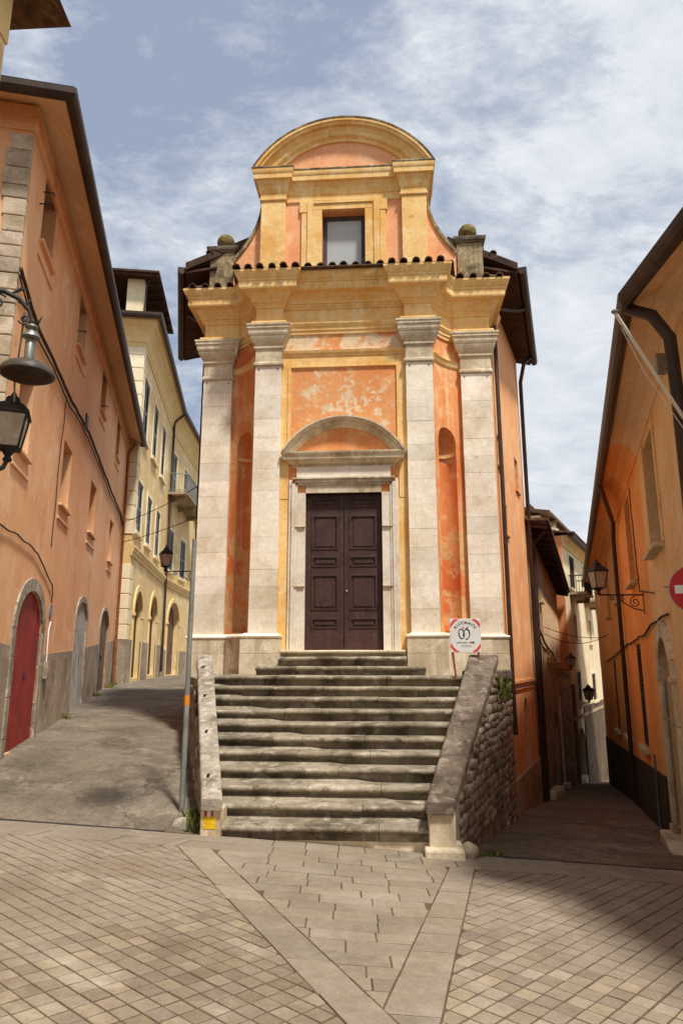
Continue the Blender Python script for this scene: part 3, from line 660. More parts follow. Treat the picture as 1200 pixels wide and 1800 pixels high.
# attic window surround with ears, window
sr = MB(CH)
sr.box(-.68, -.44, -.03, .03, 7.55, 9.10); sr.box(.44, .68, -.03, .03, 7.55, 9.10); sr.box(-.68, .68, -.03, .03, 9.103, 9.30)
sr.box(-.74, -.62, -.055, -.032, 7.55, 9.30); sr.box(.62, .74, -.055, -.032, 7.55, 9.30); sr.box(-.62, .62, -.055, -.032, 9.235, 9.30); sr.box(-.90, -.74, -.04, .02, 9.05, 9.297); sr.box(.74, .90, -.04, .02, 9.05, 9.297)
sr.box(-.86, -.743, -.03, .02, 7.55, 9.047); sr.box(.743, .86, -.03, .02, 7.55, 9.047)
obj('window_surround', sr, K['ochre'], church, bevel=.006)
FW = lambda a, b, z: CH(a, .02 - b, z)
window(FW, church, -.438, .438, 7.62, 9.085, .235, K['dark_frame'], K['glass_blind'], fw=.085, mull=False)
# segmental pediment
ZC, RO = 9.0, 2.10
def arc_sweep(prof, zc, t0, t1, n=36, zmin=None):
    """prof: (radius, v)"""
    mb = MB(CH); k = len(prof); rows = []
    for i in range(n + 1):
        t = rad(t0 + (t1 - t0) * i / n); row = []
        for r, v in prof:
            z = zc + r * math.sin(t); uu = r * math.cos(t)
            if zmin is not None and z < zmin: z = zmin; uu = math.copysign(math.sqrt(max(0, r * r - (zmin - zc) ** 2)), math.cos(t))
            row.append((uu, v, z))
        rows.append(row)
    mb.add([p for r_ in rows for p in r_], [(i * k + j, i * k + (j + 1) % k, (i + 1) * k + (j + 1) % k, (i + 1) * k + j) for i in range(n) for j in range(k)], False)
    mb.add(rows[0], [tuple(range(k))]); mb.add(rows[-1], [tuple(range(k - 1, -1, -1))]); return mb
a0 = math.degrees(math.asin((10.0 - ZC) / RO))
obj('pediment', arc_sweep([(RO - .02, .5), (RO - .02, -.27), (RO - .07, -.27), (RO - .08, -.26), (RO - .095, -.235), (RO - .13, -.225), (RO - .135, -.16), (RO - .18, -.15), (RO - .22, -.12), (RO - .25, -.12), (RO - .30, -.11), (RO - .33, -.06), (RO - .34, -.05), (RO - .40, -.045), (RO - .41, .5)], ZC, a0 - 4, 184 - a0, zmin=10.0), K['ochre'], church)
obj('pediment_cap', arc_sweep([(RO + .012, .8), (RO + .012, -.285), (RO - .018, -.28), (RO - .018, .8)], ZC, a0, 180 - a0, zmin=10.0), K['plinth_cap'], church)
tp = [(x, z) for x, z in arc_pts(0, ZC, RO - .40, RO - .40, 180 - 37, 37, 20)]
obj('tympanum', MB(CH).aprism([(1.30, 9.99)] + [(-1.30, 9.99)] + tp, 0.0, .45), K['attic'], church)
# volutes
for sd_ in (-1, 1):
    cur = [(1.69, 9.36), (1.73, 9.10), (1.79, 8.88), (1.88, 8.66), (1.98, 8.48), (2.08, 8.33), (2.18, 8.2), (2.26, 8.08)]
    poly = [(sd_ * a, z) for a, z in cur] + [(sd_ * 2.26, 7.52), (sd_ * 1.692, 7.52)]
    vol = obj('volute', MB(CH).aprism(poly, .10, .42), K['attic'], church)
    co = MB(CH)
    for (p, q) in zip(cur, cur[1:]): co.aprism([(sd_ * p[0], p[1] - .05), (sd_ * q[0], q[1] - .05), (sd_ * (q[0] + .03), q[1] + .02), (sd_ * (p[0] + .03), p[1] + .02)], .06, .46)
    obj('coping', co, K['plinth_cap'], vol)
    u0, u1 = sorted((sd_ * 2.31, sd_ * 2.83))
    pl = obj('plinth', MB(CH).box(u0, u1, .33, .85, 7.53, 8.44), K['plinth_cap'], church, bevel=.01)
    pc = MB(CH).sweep([(u0, .9), (u0, .33), (u1, .33), (u1, .9)], [(-.1, 8.442), (.02, 8.442), (.03, 8.47), (.06, 8.49), (.07, 8.53), (.07, 8.565), (-.1, 8.58)]); pc.box(u0, u1, .33, .88, 8.45, 8.578)
    obj('plinth_cap', pc, K['dark_stone'], pl)
    cx = sd_ * 2.57
    obj('ball_finial', MB(CH).lathe(cx, .58, [(.10, 8.575), (.10, 8.60), (.06, 8.62), (.06, 8.645)] + [(.19 * math.cos(rad(t)), 8.825 + .19 * math.sin(rad(t))) for t in range(-66, 90, 12)] + [(.004, 9.015)], 24), K['ball'], church)

# nave side walls, splayed outwards to the rear
def wv(x, y): return Vector((x, y))
RN, RFar = CH(2.90, .93, 0), (4.72, 17.35)
LN, LFar = CH(-2.90, .93, 0), (-3.62, 17.0)
def wframe(p, q, out):
    dx, dy = q[0] - p[0], q[1] - p[1]; L = math.hypot(dx, dy); dx /= L; dy /= L
    return (lambda s, n, z: (p[0] + dx * s + dy * out * n, p[1] + dy * s - dx * out * n, z)), L
FR, LR = wframe(RN, RFar, 1); FL, LL = wframe(LN, LFar, -1)
sl = [dict(a0=.75, a1=1.05, c0=4.05, c1=4.75, d=.2), dict(a0=1.25, a1=1.6, c0=2.7, c1=3.35, d=.2), dict(a0=3.1, a1=3.6, c0=4.1, c1=4.9, d=.2), dict(a0=2.5, a1=3.1, c0=-2.6, c1=-.75, d=.25, arch=.3), dict(a0=.55, a1=.95, c0=-2.6, c1=-1.25, d=.2)]
m = MB(FR); facade(m, 0, LR, -3.6, 8.02, sl, 1); m.add([(LR, 0, -3.6), (LR, -1.2, -3.6), (LR, -1.2, 8.02), (LR, 0, 8.02)], [(0, 1, 2, 3)]); obj('side_wall', m, K['side_wall'], church)
m = MB(FL); facade(m, 0, LL, -3.6, 8.02, [], 1); obj('side_wall', m, K['side_wall'], church)
bk = MB(); bk.add([(RFar[0], RFar[1], -3.6), (LFar[0], LFar[1], -3.6), (LFar[0], LFar[1], 9.9), (RFar[0], RFar[1], 9.9)], [(0, 1, 2, 3)]); obj('back_wall', bk, K['side_wall'], church)
for o in sl[:3]: window(FR, church, o['a0'], o['a1'], o['c0'], o['c1'], .2, K['dark_frame'], K['glass_dark'], fw=.04, mull=False); obj('sill', MB(FR).box(o['a0'] - .05, o['a1'] + .05, -.02, .05, o['c0'] - .06, o['c0']), K['side_wall'], church)
plank_door(FR, church, 2.5, 3.1, -2.6, -.75, .25, K['brown_door'], arch=.3, n=4)
obj('string_course', MB(FR).box(.35, LR, -.02, .035, -.42, -.36), K['side_wall'], church)
obj('base_plinth', MB(FR).box(.4, LR - .02, -.02, .06, -3.6, -2.2), K['stone_dark'], church)
# nave roof with eaves and gutters
eR0, eR1, eL0, eL1 = (3.66, 12.95), (5.15, 17.5), (-3.24, 12.95), (-4.22, 17.2); rg0, rg1 = CH(0, .92, 0)[:2], CH(.35, 5.0, 0)[:2]
def slope_slab(name, pts, th, mt, par):
    mb = MB(); n = len(pts); mb.add([p for p in pts] + [(p[0], p[1], p[2] - th) for p in pts], [tuple(range(n)), tuple(range(2 * n - 1, n - 1, -1))] + [(i, (i + 1) % n, n + (i + 1) % n, n + i) for i in range(n)]); return obj(name, mb, mt, par)
for (e0, e1) in ((eR0, eR1), (eL0, eL1)):
    slope_slab('roof', [(*e0, 8.08), (*e1, 8.08), (*rg1, 9.95), (*rg0, 9.95)], .10, K['roof_tile'], church)
    slope_slab('eave_boards', [(*e0, 7.975), (*e1, 7.975), (e1[0] * .86, e1[1], 8.10), (e0[0] * .80, e0[1], 8.10)], .05, K['eave'], church)
gR = [(eR0[0] + .02, eR0[1]), (eR1[0] + .02, eR1[1])]; gL = [(eL1[0], eL1[1]), (eL0[0], eL0[1])]
for p_ in (gR[::-1], gL[::-1]):
    sd_ = 1 if p_[0][0] > 0 else -1
    prof = [(-.02, 7.93)] + [(.08 + .09 * math.cos(rad(180 + t)), 8.02 + .11 * math.sin(rad(t + 180))) for t in range(10, 180, 20)] + [(.17, 8.04), (.15, 8.06), (-.02, 8.06)]
    obj('gutter', MB().sweep(p_, prof, side=-1), K['gutter'], church)
# verge boards at the front of the nave roof, dark boxes seen beside the plinths
for sd_, e0 in ((1, eR0), (-1, eL0)):
    p, q = Vector((*e0, 8.08)), Vector((*rg0, 9.95)); d = (q - p).normalized(); a = p; b = p + d * 1.6
    mb = MB(); off = Vector((0, -.06, 0)); up = Vector((0, 0, .10))
    mb.add([tuple(a - up), tuple(b - up), tuple(b + up * .6), tuple(a + up * .6), tuple(a - up + off), tuple(b - up + off), tuple(b + up * .6 + off), tuple(a + up * .6 + off)], [(0, 1, 2, 3), (7, 6, 5, 4), (0, 4, 5, 1), (3, 2, 6, 7), (0, 3, 7, 4), (1, 5, 6, 2)])
    obj('verge_board', mb, K['eave'], church)
    for i in range(2):
        t = .55 + i * .3; c_ = p + d * t
        M_ = Matrix.Translation(c_ + Vector((0, -.08, .05))) @ Matrix.Rotation(rad(-sd_ * 0), 4, 'Z'); place('roof_tile', TILE, M_, church)
# rainwater pipes
def pipe(name, par, path, r=.045, m=None): return obj(name, MB().tube(path, r, 10), m or K['gutter'], par)
e = Vector((eR1[0] - .10, eR1[1] - .5, 7.9)); w1 = Vector(FR(.95, .08, 7.45))
pipe('downpipe', church, [FR(1.55, .62, 7.92), FR(1.35, .5, 7.80), FR(.72, .12, 7.62), FR(.62, .09, 7.4), FR(.62, .09, 3), FR(.62, .09, -.6), FR(.66, .09, -1.35)])
pipe('downpipe', church, [FR(LR - .15, .4, 7.95), FR(LR - .4, .25, 7.7), FR(LR - .12, .10, 7.3), FR(LR - .1, .10, -3.2)], r=.05)
pipe('downpipe', church, [FL(1.2, .5, 7.9), FL(1.0, .3, 7.7), FL(.25, .12, 7.3), FL(.18, .1, 7.0), FL(.18, .1, -.9)])
pipe('conduit', church, [FR(.4, .04, -.52), FR(1.6, .04, -.50), FR(LR, .04, -.5)], r=.018, m=K['cable'])

# portal
jb = MB(CH)
for sd_ in (-1, 1):
    for (a, b_, v0) in ((.71, .86, -.045), (.862, .90, -.062), (.902, .965, -.082), (.967, 1.02, -.05)):
        u0, u1 = sorted((sd_ * a, sd_ * b_)); jb.box(u0, u1, v0, .155, .215, 3.10 + (a - .71) * 1.0)
jamb = obj('door_surround', jb, K['travertine'], church, bevel=.003)
lt = MB(CH); lt.box(-.708, .708, -.045, .10, 3.10, 3.248)
for (a, z0, z1, v0) in ((.862, 3.25, 3.29, -.062), (.90, 3.292, 3.355, -.085), (.95, 3.357, 3.385, -.12)): lt.box(-a, a, v0, .10, z0, z1)
obj('lintel', lt, K['travertine_dirty'], jamb)
# joints that split jambs into long stones
for sd_ in (-1, 1):
    for z in (1.35, 2.45): obj('joint', MB(CH).box(*sorted((sd_ * .705, sd_ * .97)), -.0835, -.04, z, z + .006), K['joint'], jamb)
fz = MB(CH).box(-.88, .88, -.06, .03, 3.387, 3.60); obj('door_frieze', fz, K['travertine'], church)
dcp = [(-1.0, .05), (-1.0, -.04), (1.0, -.04), (1.0, .05)]
obj('door_cornice', MB(CH).sweep(dcp, [(-.3, 3.602), (-.04, 3.602), (-.03, 3.64), (.03, 3.68), (.05, 3.70), (.06, 3.72), (.13, 3.735), (.135, 3.79), (.15, 3.80), (.17, 3.84), (.175, 3.87), (-.3, 3.885)]), K['travertine_dirty'], church)
RD = (1.15 ** 2 + .68 ** 2) / (2 * .68); zd = 4.56 - RD
aa = math.degrees(math.asin((3.885 - zd) / RD))
obj('door_pediment', arc_sweep([(RD, .03), (RD, -.24), (RD - .03, -.24), (RD - .035, -.21), (RD - .07, -.19), (RD - .075, -.14), (RD - .13, -.13), (RD - .15, -.07), (RD - .19, -.06), (RD - .195, .03)], zd, aa - 3, 183 - aa, zmin=3.886, n=30), K['travertine_dirty'], church)
tq = arc_pts(0, zd, RD - .19, RD - .19, 180 - 38, 38, 16)
obj('door_tympanum', MB(CH).aprism([(.84, 3.88), (-.84, 3.88)] + [q for q in tq if q[1] > 3.9], -.035, .02), K['plaster'], church)
# door leaves: raised frames around recessed panels
for sd_ in (-1, 1):
    u0, u1 = sorted((sd_ * .004, sd_ * .705)); lf = MB(CH).box(u0, u1, .115, .155, .222, 3.095)
    leaf = obj('door_leaf', lf, K['door'], church)
    rails = MB(CH); p0, p1 = u0 + .10, u1 - .10; pz = [(3.03, 2.84), (2.70, 2.04), (1.93, 1.72), (1.59, .93), (.80, .60)]
    rails.box(u0 + .002, p0, .095, .115, .225, 3.09); rails.box(p1, u1 - .002, .095, .115, .225, 3.09)
    edges = [3.09] + [z for pr in pz for z in pr] + [.225]
    for a, b_ in zip(edges[0::2], edges[1::2]): rails.box(p0, p1, .095, .115, b_, a)
    obj('door_rails', rails, K['door'], leaf, bevel=.004)
    for (zt_, zb_) in pz:
        pn = MB(CH); w = .035
        pn.box(p0, p1, .082, .115, zt_ - w, zt_); pn.box(p0, p1, .082, .115, zb_, zb_ + w); pn.box(p0, p0 + w, .082, .115, zb_ + w, zt_ - w); pn.box(p1 - w, p1, .082, .115, zb_ + w, zt_ - w)
        pn.box(p0 + w + .035, p1 - w - .035, .10, .117, zb_ + w + .03, zt_ - w - .03)
        obj('door_panel', pn, K['door'], leaf, bevel=.008)
    obj('kick_board', MB(CH).box(u0 + .005, u1 - .005, .088, .114, .228, .50), K['door'], leaf, bevel=.004)
    if sd_ > 0: obj('knob', MB(CH).lathe(.05, .085, [(.012, 1.27), (.016, 1.28), (.012, 1.29)], 10), K['white_paint'], leaf)
# platform steps and sill
def round_step(name, F, par, uL, uR, v_n, z_n, h, back, mt, r=.04, seg=.14, jit=.006, bt=None, z_bot=None):
    """bullnosed stone between uL..uR (functions of v)"""
    mb = MB(F); n = max(2, int(abs(uR(v_n) - uL(v_n)) / seg)); rows = []
    off = R.uniform(0, 50); zb = z_bot if z_bot else (lambda u: z_n - h)
    for i in range(n + 1):
        t = i / n; u = uL(v_n) + (uR(v_n) - uL(v_n)) * t
        d = jit * noise.noise(Vector((u * 3.1 + off, v_n, 0))) * 2; e_ = jit * noise.noise(Vector((u * 2.3 + off, v_n, 9))) * 1.6; ch = jit * noise.noise(Vector((u * 9 + off, v_n, 3))) * 1.3
        row = [(u, v_n + back, z_n), (u, v_n + .16, z_n + e_ * .6), (u, v_n + .045 + ch * .6, z_n - .002 + e_)]
        for a in (55, 20, -20, -55): row.append((u, v_n + r + d - r * math.cos(rad(a)), z_n - r + r * math.sin(rad(a)) + e_))
        row += [(u, v_n + r + .020 + d, z_n - 2 * r - .004), (u, v_n + r + .062 + ch, z_n - 2 * r - .014), (u, v_n + r + .062 + ch * .4, zb(u)), (u, v_n + back, zb(u))]
        rows.append(row)
    k = len(rows[0]); mb.add([p for r_ in rows for p in r_], [(i * k + j, i * k + (j + 1) % k, (i + 1) * k + (j + 1) % k, (i + 1) * k + j) for i in range(n) for j in range(k)], True)
    mb.add(rows[0], [tuple(range(k))]); mb.add(rows[-1], [tuple(range(k - 1, -1, -1))]); return obj(name, mb, mt, par)
round_step('door_sill', CH, church, lambda v: -1.08, lambda v: 1.08, -.42, .215, .105, .56, K['travertine_dirty'], r=.03, jit=.002)
round_step('door_step', CH, church, lambda v: -1.10, lambda v: 1.10, -.50, .105, .15, .64, K['step'], r=.035, jit=.004)

# ------------------------------------------------------------------ staircase
stairs = empty('stone_staircase', CH(.1, -4.6, -1.95), 'broad worn stone staircase with rounded treads, widening up to the church door', 'staircase')
UL = lambda v: -1.02 + (v + 4.65) / 3.05 * (-.94); UR = lambda v: 1.22 + (v + 4.65) / 3.05 * .80
for k in range(11):
    v = -4.68 + .313 * k; z = -1.70 + .15 * k
    cuts = [UL(v)]; target = 3 if k < 5 else 4
    while True:
        w = R.uniform(.55, 1.15)
        if cuts[-1] + w > UR(v) - .4: break
        cuts.append(cuts[-1] + w)
    cuts.append(UR(v)); zo = R.uniform(-.004, .004)
    for a, b_ in zip(cuts, cuts[1:]):
        dz = R.uniform(-.005, .005); dv = R.uniform(-.007, .007)
        zb = None
        round_step('step_block', CH, stairs, lambda v_, a=a: a + .0025, lambda v_, b_=b_: b_ - .0025, v + dv, z + dz + zo, .21, .42 if k < 10 else 1.62, K['step'], z_bot=zb, jit=.003, seg=.09, r=.031)
round_step('step_block', CH, stairs, lambda v: -1.40, lambda v: 1.40, -.95, -.055, .16, 1.0, K['step'], r=.035, jit=.006)
obj('base_course', MB(CH).prism([(UL(-4.6) - .02, -4.60), (UR(-4.6) + .02, -4.60), (UR(-4.6) + .02, -4.3), (UL(-4.6) - .02, -4.3)], lambda a, b: zp(*CH(a, -4.6, 0)[:2]) - .05, -1.851), K['travertine_dirty'], stairs)
core = MB(CH).prism([(UL(-4.5) + .0, -4.55), (UR(-4.5), -4.55), (UR(-1.6), -1.4), (2.3, .6), (-2.3, .6), (UL(-1.6), -1.4)], -2.6, lambda a, b: min(-.23, -1.80 + .15 * max(0, (b + 4.65)) / .313 - .03)); obj('core', core, K['step'], stairs)

# parapets
zcop = lambda v: -1.38 + (v + 4.72) * (1.46 / 3.12)                    # top of the coping
def parapet(sd_, label, inner, outer, mt_cop, v_top=-1.52):
    par = empty('stair_parapet', CH((inner(-4.7) + outer(-4.7)) / 2, -4.6, -1.95), label, 'parapet', 'parapets of the church stairs')
    # front pillar
    u0, u1 = sorted((inner(-4.72), outer(-4.72))); zg = zp(*CH(u0, -4.7, 0)[:2]) - .05
    pil = obj('pillar', MB(CH).prism([(u0, -4.75), (u1, -4.75), (u1 + (.02 if sd_ > 0 else 0), -4.42), (u0, -4.42)], zg, -1.53), K['travertine_dirty'], par, bevel=.015)
    # wall body
    obj('wall', MB(CH).prism([(inner(-4.42) + sd_ * .01, -4.42), (outer(-4.42) - sd_ * .03, -4.42), (outer(v_top) - sd_ * .03, v_top), (inner(v_top) + sd_ * .01, v_top)], -3.4, lambda a, b: zcop(b) - .12), K['rubble_warm'], par)
    # coping stones following the slope
    vs = [-4.80, -4.0, -3.12, -2.3, v_top + .02]
    for i, (a, b_) in enumerate(zip(vs, vs[1:])):
        mb = MB(CH); n = 6; rows = []
        for j in range(n + 1):
            v = a + .004 + (b_ - a - .008) * j / n; zt_ = (zcop(max(v, -4.72)) - (.03 if i == 0 and j == 0 else 0)) + .008 * noise.noise(Vector((v * 4, sd_, 1)))
            ui, uo = inner(v) - sd_ * .01 + .006 * noise.noise(Vector((v * 5, 2, sd_))), outer(v) + sd_ * .01 + .008 * noise.noise(Vector((v * 5, 7, sd_)))
            e_ = .018 * sd_
            rows.append([(ui, v, zt_ - .13), (ui, v, zt_ - .015), (ui + e_, v, zt_), (uo - e_, v, zt_), (uo, v, zt_ - .02), (uo, v, zt_ - .13)])
        k = 6; mb.add([p for r_ in rows for p in r_], [(q * k + j, q * k + (j + 1) % k, (q + 1) * k + (j + 1) % k, (q + 1) * k + j) for q in range(n) for j in range(k)])
        mb.add(rows[0], [tuple(range(k))]); mb.add(rows[-1], [tuple(range(k - 1, -1, -1))])
        cs = obj('coping_stone', mb, mt_cop, par, bevel=.01)
        if sd_ < 0:                                                       # sockets of a lost railing
            vm = (a + b_) / 2; uc = (inner(vm) + outer(vm)) / 2 - .02
            obj('railing_socket', MB(CH).box(uc - .014, uc + .014, vm - .05, vm + .05, zcop(vm) - .03, zcop(vm) + .010), K['iron'], cs)
    return par
inL = lambda v: UL(v) + .0; outL = lambda v: -1.235 + (v + 4.65) / 3.05 * (-.955)
inR = lambda v: UR(v) - .0; outR = lambda v: 1.50 + (v + 4.65) / 3.05 * .94
pL = parapet(-1, 'narrow pale stone parapet left of the stairs with a yellow waymark on its end', inL, outL, K['grey_stone'])
pR = parapet(1, 'dark lichen-stained sloping parapet on the right of the stairs above a rubble wall', inR, outR, K['dark_stone'])
u0, u1 = sorted((inL(-4.72), outL(-4.72)))
obj('yellow_waymark', MB(CH).box(u0 + .035, u1 - .045, -4.7535, -4.751, -1.72, -1.60), K['yellow_paint'], pL)
obj('white_waymark', MB(CH).box(u0 + .075, u1 - .10, -4.7535, -4.751, -1.598, -1.52), K['white_paint'], pL)
obj('red_waymark', MB(CH).box(u0 + .045, u0 + .074, -4.7535, -4.751, -1.598, -1.52).box(u1 - .099, u1 - .075, -4.7535, -4.751, -1.598, -1.52), K['red_paint'], pL)
obj('pillar_base', MB(CH).box(1.15, 1.56, -4.84, -4.40, -2.1, -1.86), K['travertine_dirty'], pR, bevel=.03)
# rubble on the street face of the right parapet, and the short return to the church
def stone_variants(name, mt, n=6):
    out = []
    for k in range(n):
        bm = bmesh.new(); bmesh.ops.create_icosphere(bm, subdivisions=2, radius=.5)
        for v in bm.verts:
            p = v.co.copy(); m_ = max(abs(p.x), abs(p.y), abs(p.z)); q = p * (.5 / m_) * .55 + p * .45; q += Vector((1, 1, 1)) * .11 * noise.noise(p * 2.2 + Vector((k * 9, 0, 0))); v.co = q
        me = bpy.data.meshes.new(name); bm.to_mesh(me); bm.free(); me.materials.append(mt)
        for p in me.polygons: p.use_smooth = True
        out.append(me)
    return out
RS = stone_variants('rubble_stone', K['rubble_warm'])
def rubble(par, F, a0, a1, zbot, ztop, rh=.15, proud=.015, lens=(.14, .34), variants=RS, name='rubble_stone'):
    z = zbot(a0) - .05
    while z < max(ztop(a0), ztop(a1)):
        h = R.uniform(rh * .75, rh * 1.3); a = a0 + R.uniform(0, .1)
        while a < a1 - .05:
            w = R.uniform(*lens); w = min(w, a1 - a); c0 = a + w / 2; zc = z + h / 2 + R.uniform(-.02, .02)
            if zc + h / 2 < ztop(c0) and zc > zbot(c0) - .1:
                o = F(c0, 0, zc); p = F(c0 + .1, 0, zc); ang = math.atan2(p[1] - o[1], p[0] - o[0])
                M_ = Matrix.Translation(F(c0, R.uniform(-.6, 1) * proud, zc)) @ Matrix.Rotation(ang, 4, 'Z') @ Matrix.Rotation(rad(R.uniform(-14, 14)), 4, 'Y') @ Matrix.Diagonal((w * 1.04, .07, h * 1.04, 1))
                place(name, R.choice(variants), M_, par)
            a += w
        z += h
A = CH(outR(-4.42) - .03, -4.42, 0); B = CH(outR(-1.52) - .03, -1.52, 0); FB, LB_ = wframe(A, B, 1)
rubble(pR, FB, 0, LB_, lambda s: zr(FB(s, 0, 0)[0], FB(s, 0, 0)[1]), lambda s: -1.53 + .10 + s / LB_ * 1.36, rh=.11, lens=(.08, .26), proud=.008)
B2 = CH(2.38, -1.50, 0); C2 = CH(2.95, .44, 0); FC, LC = wframe(B2, C2, 1)
obj('wall', MB(FC).box(-.06, LC, -.5, 0, -3.4, -.30), K['rubble_warm'], pR)
rubble(pR, FC, .05, LC, lambda s: -2.6, lambda s: -.3, rh=.13, lens=(.12, .3))
obj('ledge_stone', MB(FC).box(-.1, LC, -.45, .05, -.298, -.12), K['dark_stone'], pR, bevel=.02)
A = CH(outL(-4.42) + .03, -4.42, 0); B = CH(-2.9, .44, 0); FD, LD = wframe(A, B, -1)
obj('wall', MB().prism([CH(outL(-1.52) + .03, -1.55, 0)[:2], CH(outL(-1.52) + .3, -1.55, 0)[:2], CH(-2.3, .5, 0)[:2], CH(-2.93, .5, 0)[:2]], -3.4, -.25), K['rubble_warm'], pL)
rubble(pL, FD, 0, LD, lambda s: zl(FD(s, 0, 0)[0], FD(s, 0, 0)[1]), lambda s: min(-.3, -1.5 + .10 + s / LB_ * 1.30), rh=.14, lens=(.14, .32), proud=.01)

# ------------------------------------------------------------------ buildings
def O(a0, a1, c0, c1, d=.25, **k): return dict(a0=a0, a1=a1, c0=c0, c1=c1, d=d, **k)
def hip_roof(F, par, a0, a1, depth, z, rise, mt, over=.55):
    x0, x1, y0, y1 = a0 - over, a1 + over, over, -depth; r = (y0 - y1) * .5
    mb = MB(F); ym = (y0 + y1) / 2
    p = [(x0, y0, z), (x1, y0, z), (x1, y1, z), (x0, y1, z), (x0 + r, ym, z + rise), (x1 - min(r, (x1 - x0) / 2 - .1), ym, z + rise)]
    mb.add(p, [(0, 1, 5, 4), (1, 2, 5), (2, 3, 4, 5), (3, 0, 4)]); return obj('roof', mb, mt, par)

# --- orange house on the left of the lane
FLH = frame_wall((-4.37, 8.4), -12.1, 1)
lh = empty('orange_house', FLH(7.5, -4, -1.4), 'long salmon-orange house on the left lane with blind windows and a red arched door', 'house')
up = [O(.95, 1.80, 6.27, 7.50), O(4.5, 5.4, 6.27, 7.50), O(8.25, 9.1, 6.30, 7.50), O(12.0, 12.85, 6.2, 7.45)]
lo = [O(.70, 1.5, 2.95, 4.16), O(4.14, 5.04, 2.9, 4.14), O(7.75, 8.75, 3.05, 4.3), O(11.9, 12.8, 2.95, 4.2)]
drs = [O(1.80, 3.62, -1.27, 1.12, d=.08, arch=.62), O(7.15, 8.75, -1.06, 1.38, d=.07, arch=.4), O(11.35, 13.3, -.92, 1.5, d=.09, arch=.5)]
body = house_body(FLH, 0, 15.2, -3.5, 7.80, up + lo + drs, 8); obj('wall', body, K['salmon'], lh)
for i, o in enumerate(up + lo):
    window(FLH, lh, o['a0'], o['a1'], o['c0'], o['c1'], .25, K['shutter'], K['glass_dark'], fw=.05)
    sill(FLH, lh, o['a0'], o['a1'], o['c0'], K['salmon'], out=.07, h=.05)
    obj('sill_moulding', MB(FLH).box(o['a0'] - .10, o['a1'] + .10, -.02, .03, o['c0'] - .30, o['c0'] - .25), K['salmon'], lh)
sr_ = [(0, K['red_door'], 6), (1, K['grey_door'], 4), (2, K['brown_door'], 5)]
for i, mt_, n_ in sr_:
    o = drs[i]; dd = plank_door(FLH, lh, o['a0'], o['a1'], o['c0'], o['c1'], o['d'], mt_, arch=o['arch'], n=n_)
    dd['label'] = ['faded red arched door', 'peeling pale grey arched door', 'old brown arched door'][i]
    obj('door_handle', MB(FLH).box(o['a0'] + .92, o['a0'] + .96, -.06, -.01, o['c0'] + 1.0, o['c0'] + 1.12), K['iron'], dd)
# stone surrounds of the two nearer doors
for o, w, mt_ in ((drs[0], .20, K['grey_stone']), (drs[1], .13, K['grey_stone']), (drs[2], .10, K['grey_stone'])):
    cx = (o['a0'] + o['a1']) / 2; rx = (o['a1'] - o['a0']) / 2; zs = o['c1'] - o['arch']
    for (x0, x1) in ((o['a0'] - w, o['a0']), (o['a1'], o['a1'] + w)):
        z = o['c0'] - .3
        while z < zs - .02:
            h = R.uniform(.38, .62); h = zs - z if z + h > zs - .2 else h; obj('surround_stone', MB(FLH).box(x0, x1, -.05, .022 + R.uniform(0, .006), z + .004, z + h - .004), mt_, lh, bevel=.006); z += h
    n = 7
    for i in range(n):
        t0, t1 = 180 - 180 * i / n - .4, 180 - 180 * (i + 1) / n + .4; ar = o['arch']
        p = [(cx + rx * math.cos(rad(t)), zs + ar * math.sin(rad(t))) for t in (t0, (t0 + t1) / 2, t1)] + [(cx + (rx + w) * math.cos(rad(t)), zs + (ar + w) * math.sin(rad(t))) for t in (t1, (t0 + t1) / 2, t0)]
        obj('surround_stone', MB(FLH).aprism(p, -.05, .024 + R.uniform(0, .006)), mt_, lh)
# grey cement plinth rising with the lane, split around the doors
def ptop(s): return .12 + .058 * (s - 4.6) if s > 4.6 else .30 - .04 * s
edges = [-.0, 1.54, 3.88, 7.02, 8.88, 11.25, 13.4, 15.2]
for a, b_ in zip(edges[0::2], edges[1::2]): obj('plinth', MB(FLH).add([(a, .018, -3.4), (b_, .018, -3.4), (b_, .018, ptop(b_)), (a, .018, ptop(a)), (a, -.02, -3.4), (b_, -.02, -3.4), (b_, -.02, ptop(b_)), (a, -.02, ptop(a))], [(0, 1, 2, 3), (7, 6, 5, 4), (3, 2, 6, 7), (0, 3, 7, 4), (1, 5, 6, 2)]), K['plinth'], lh)
# cornice, soffit and gutter
ep = [(0, -8), (0, 0), (15.2, 0)]
obj('cornice_moulding', MB(FLH).sweep(ep, [(-.02, 7.36), (.03, 7.36), (.035, 7.42), (.06, 7.44), (.065, 7.74), (-.02, 7.76)], side=-1), K['salmon'], lh)
obj('soffit', MB(FLH).sweep(ep, [(-.02, 7.80), (.064, 7.79), (.30, 7.70), (.50, 7.60), (.50, 7.66), (-.02, 7.95)], side=-1), K['soffit'], lh)
obj('gutter', MB(FLH).sweep(ep, [(.485, 7.62), (.49, 7.55), (.52, 7.50), (.57, 7.475), (.62, 7.49), (.655, 7.54), (.66, 7.62), (.64, 7.64), (.50, 7.66)], side=-1), K['gutter'], lh)
hip_roof(FLH, lh, 0, 15.2, 8.6, 7.67, 1.7, K['roof_tile'], over=.62)
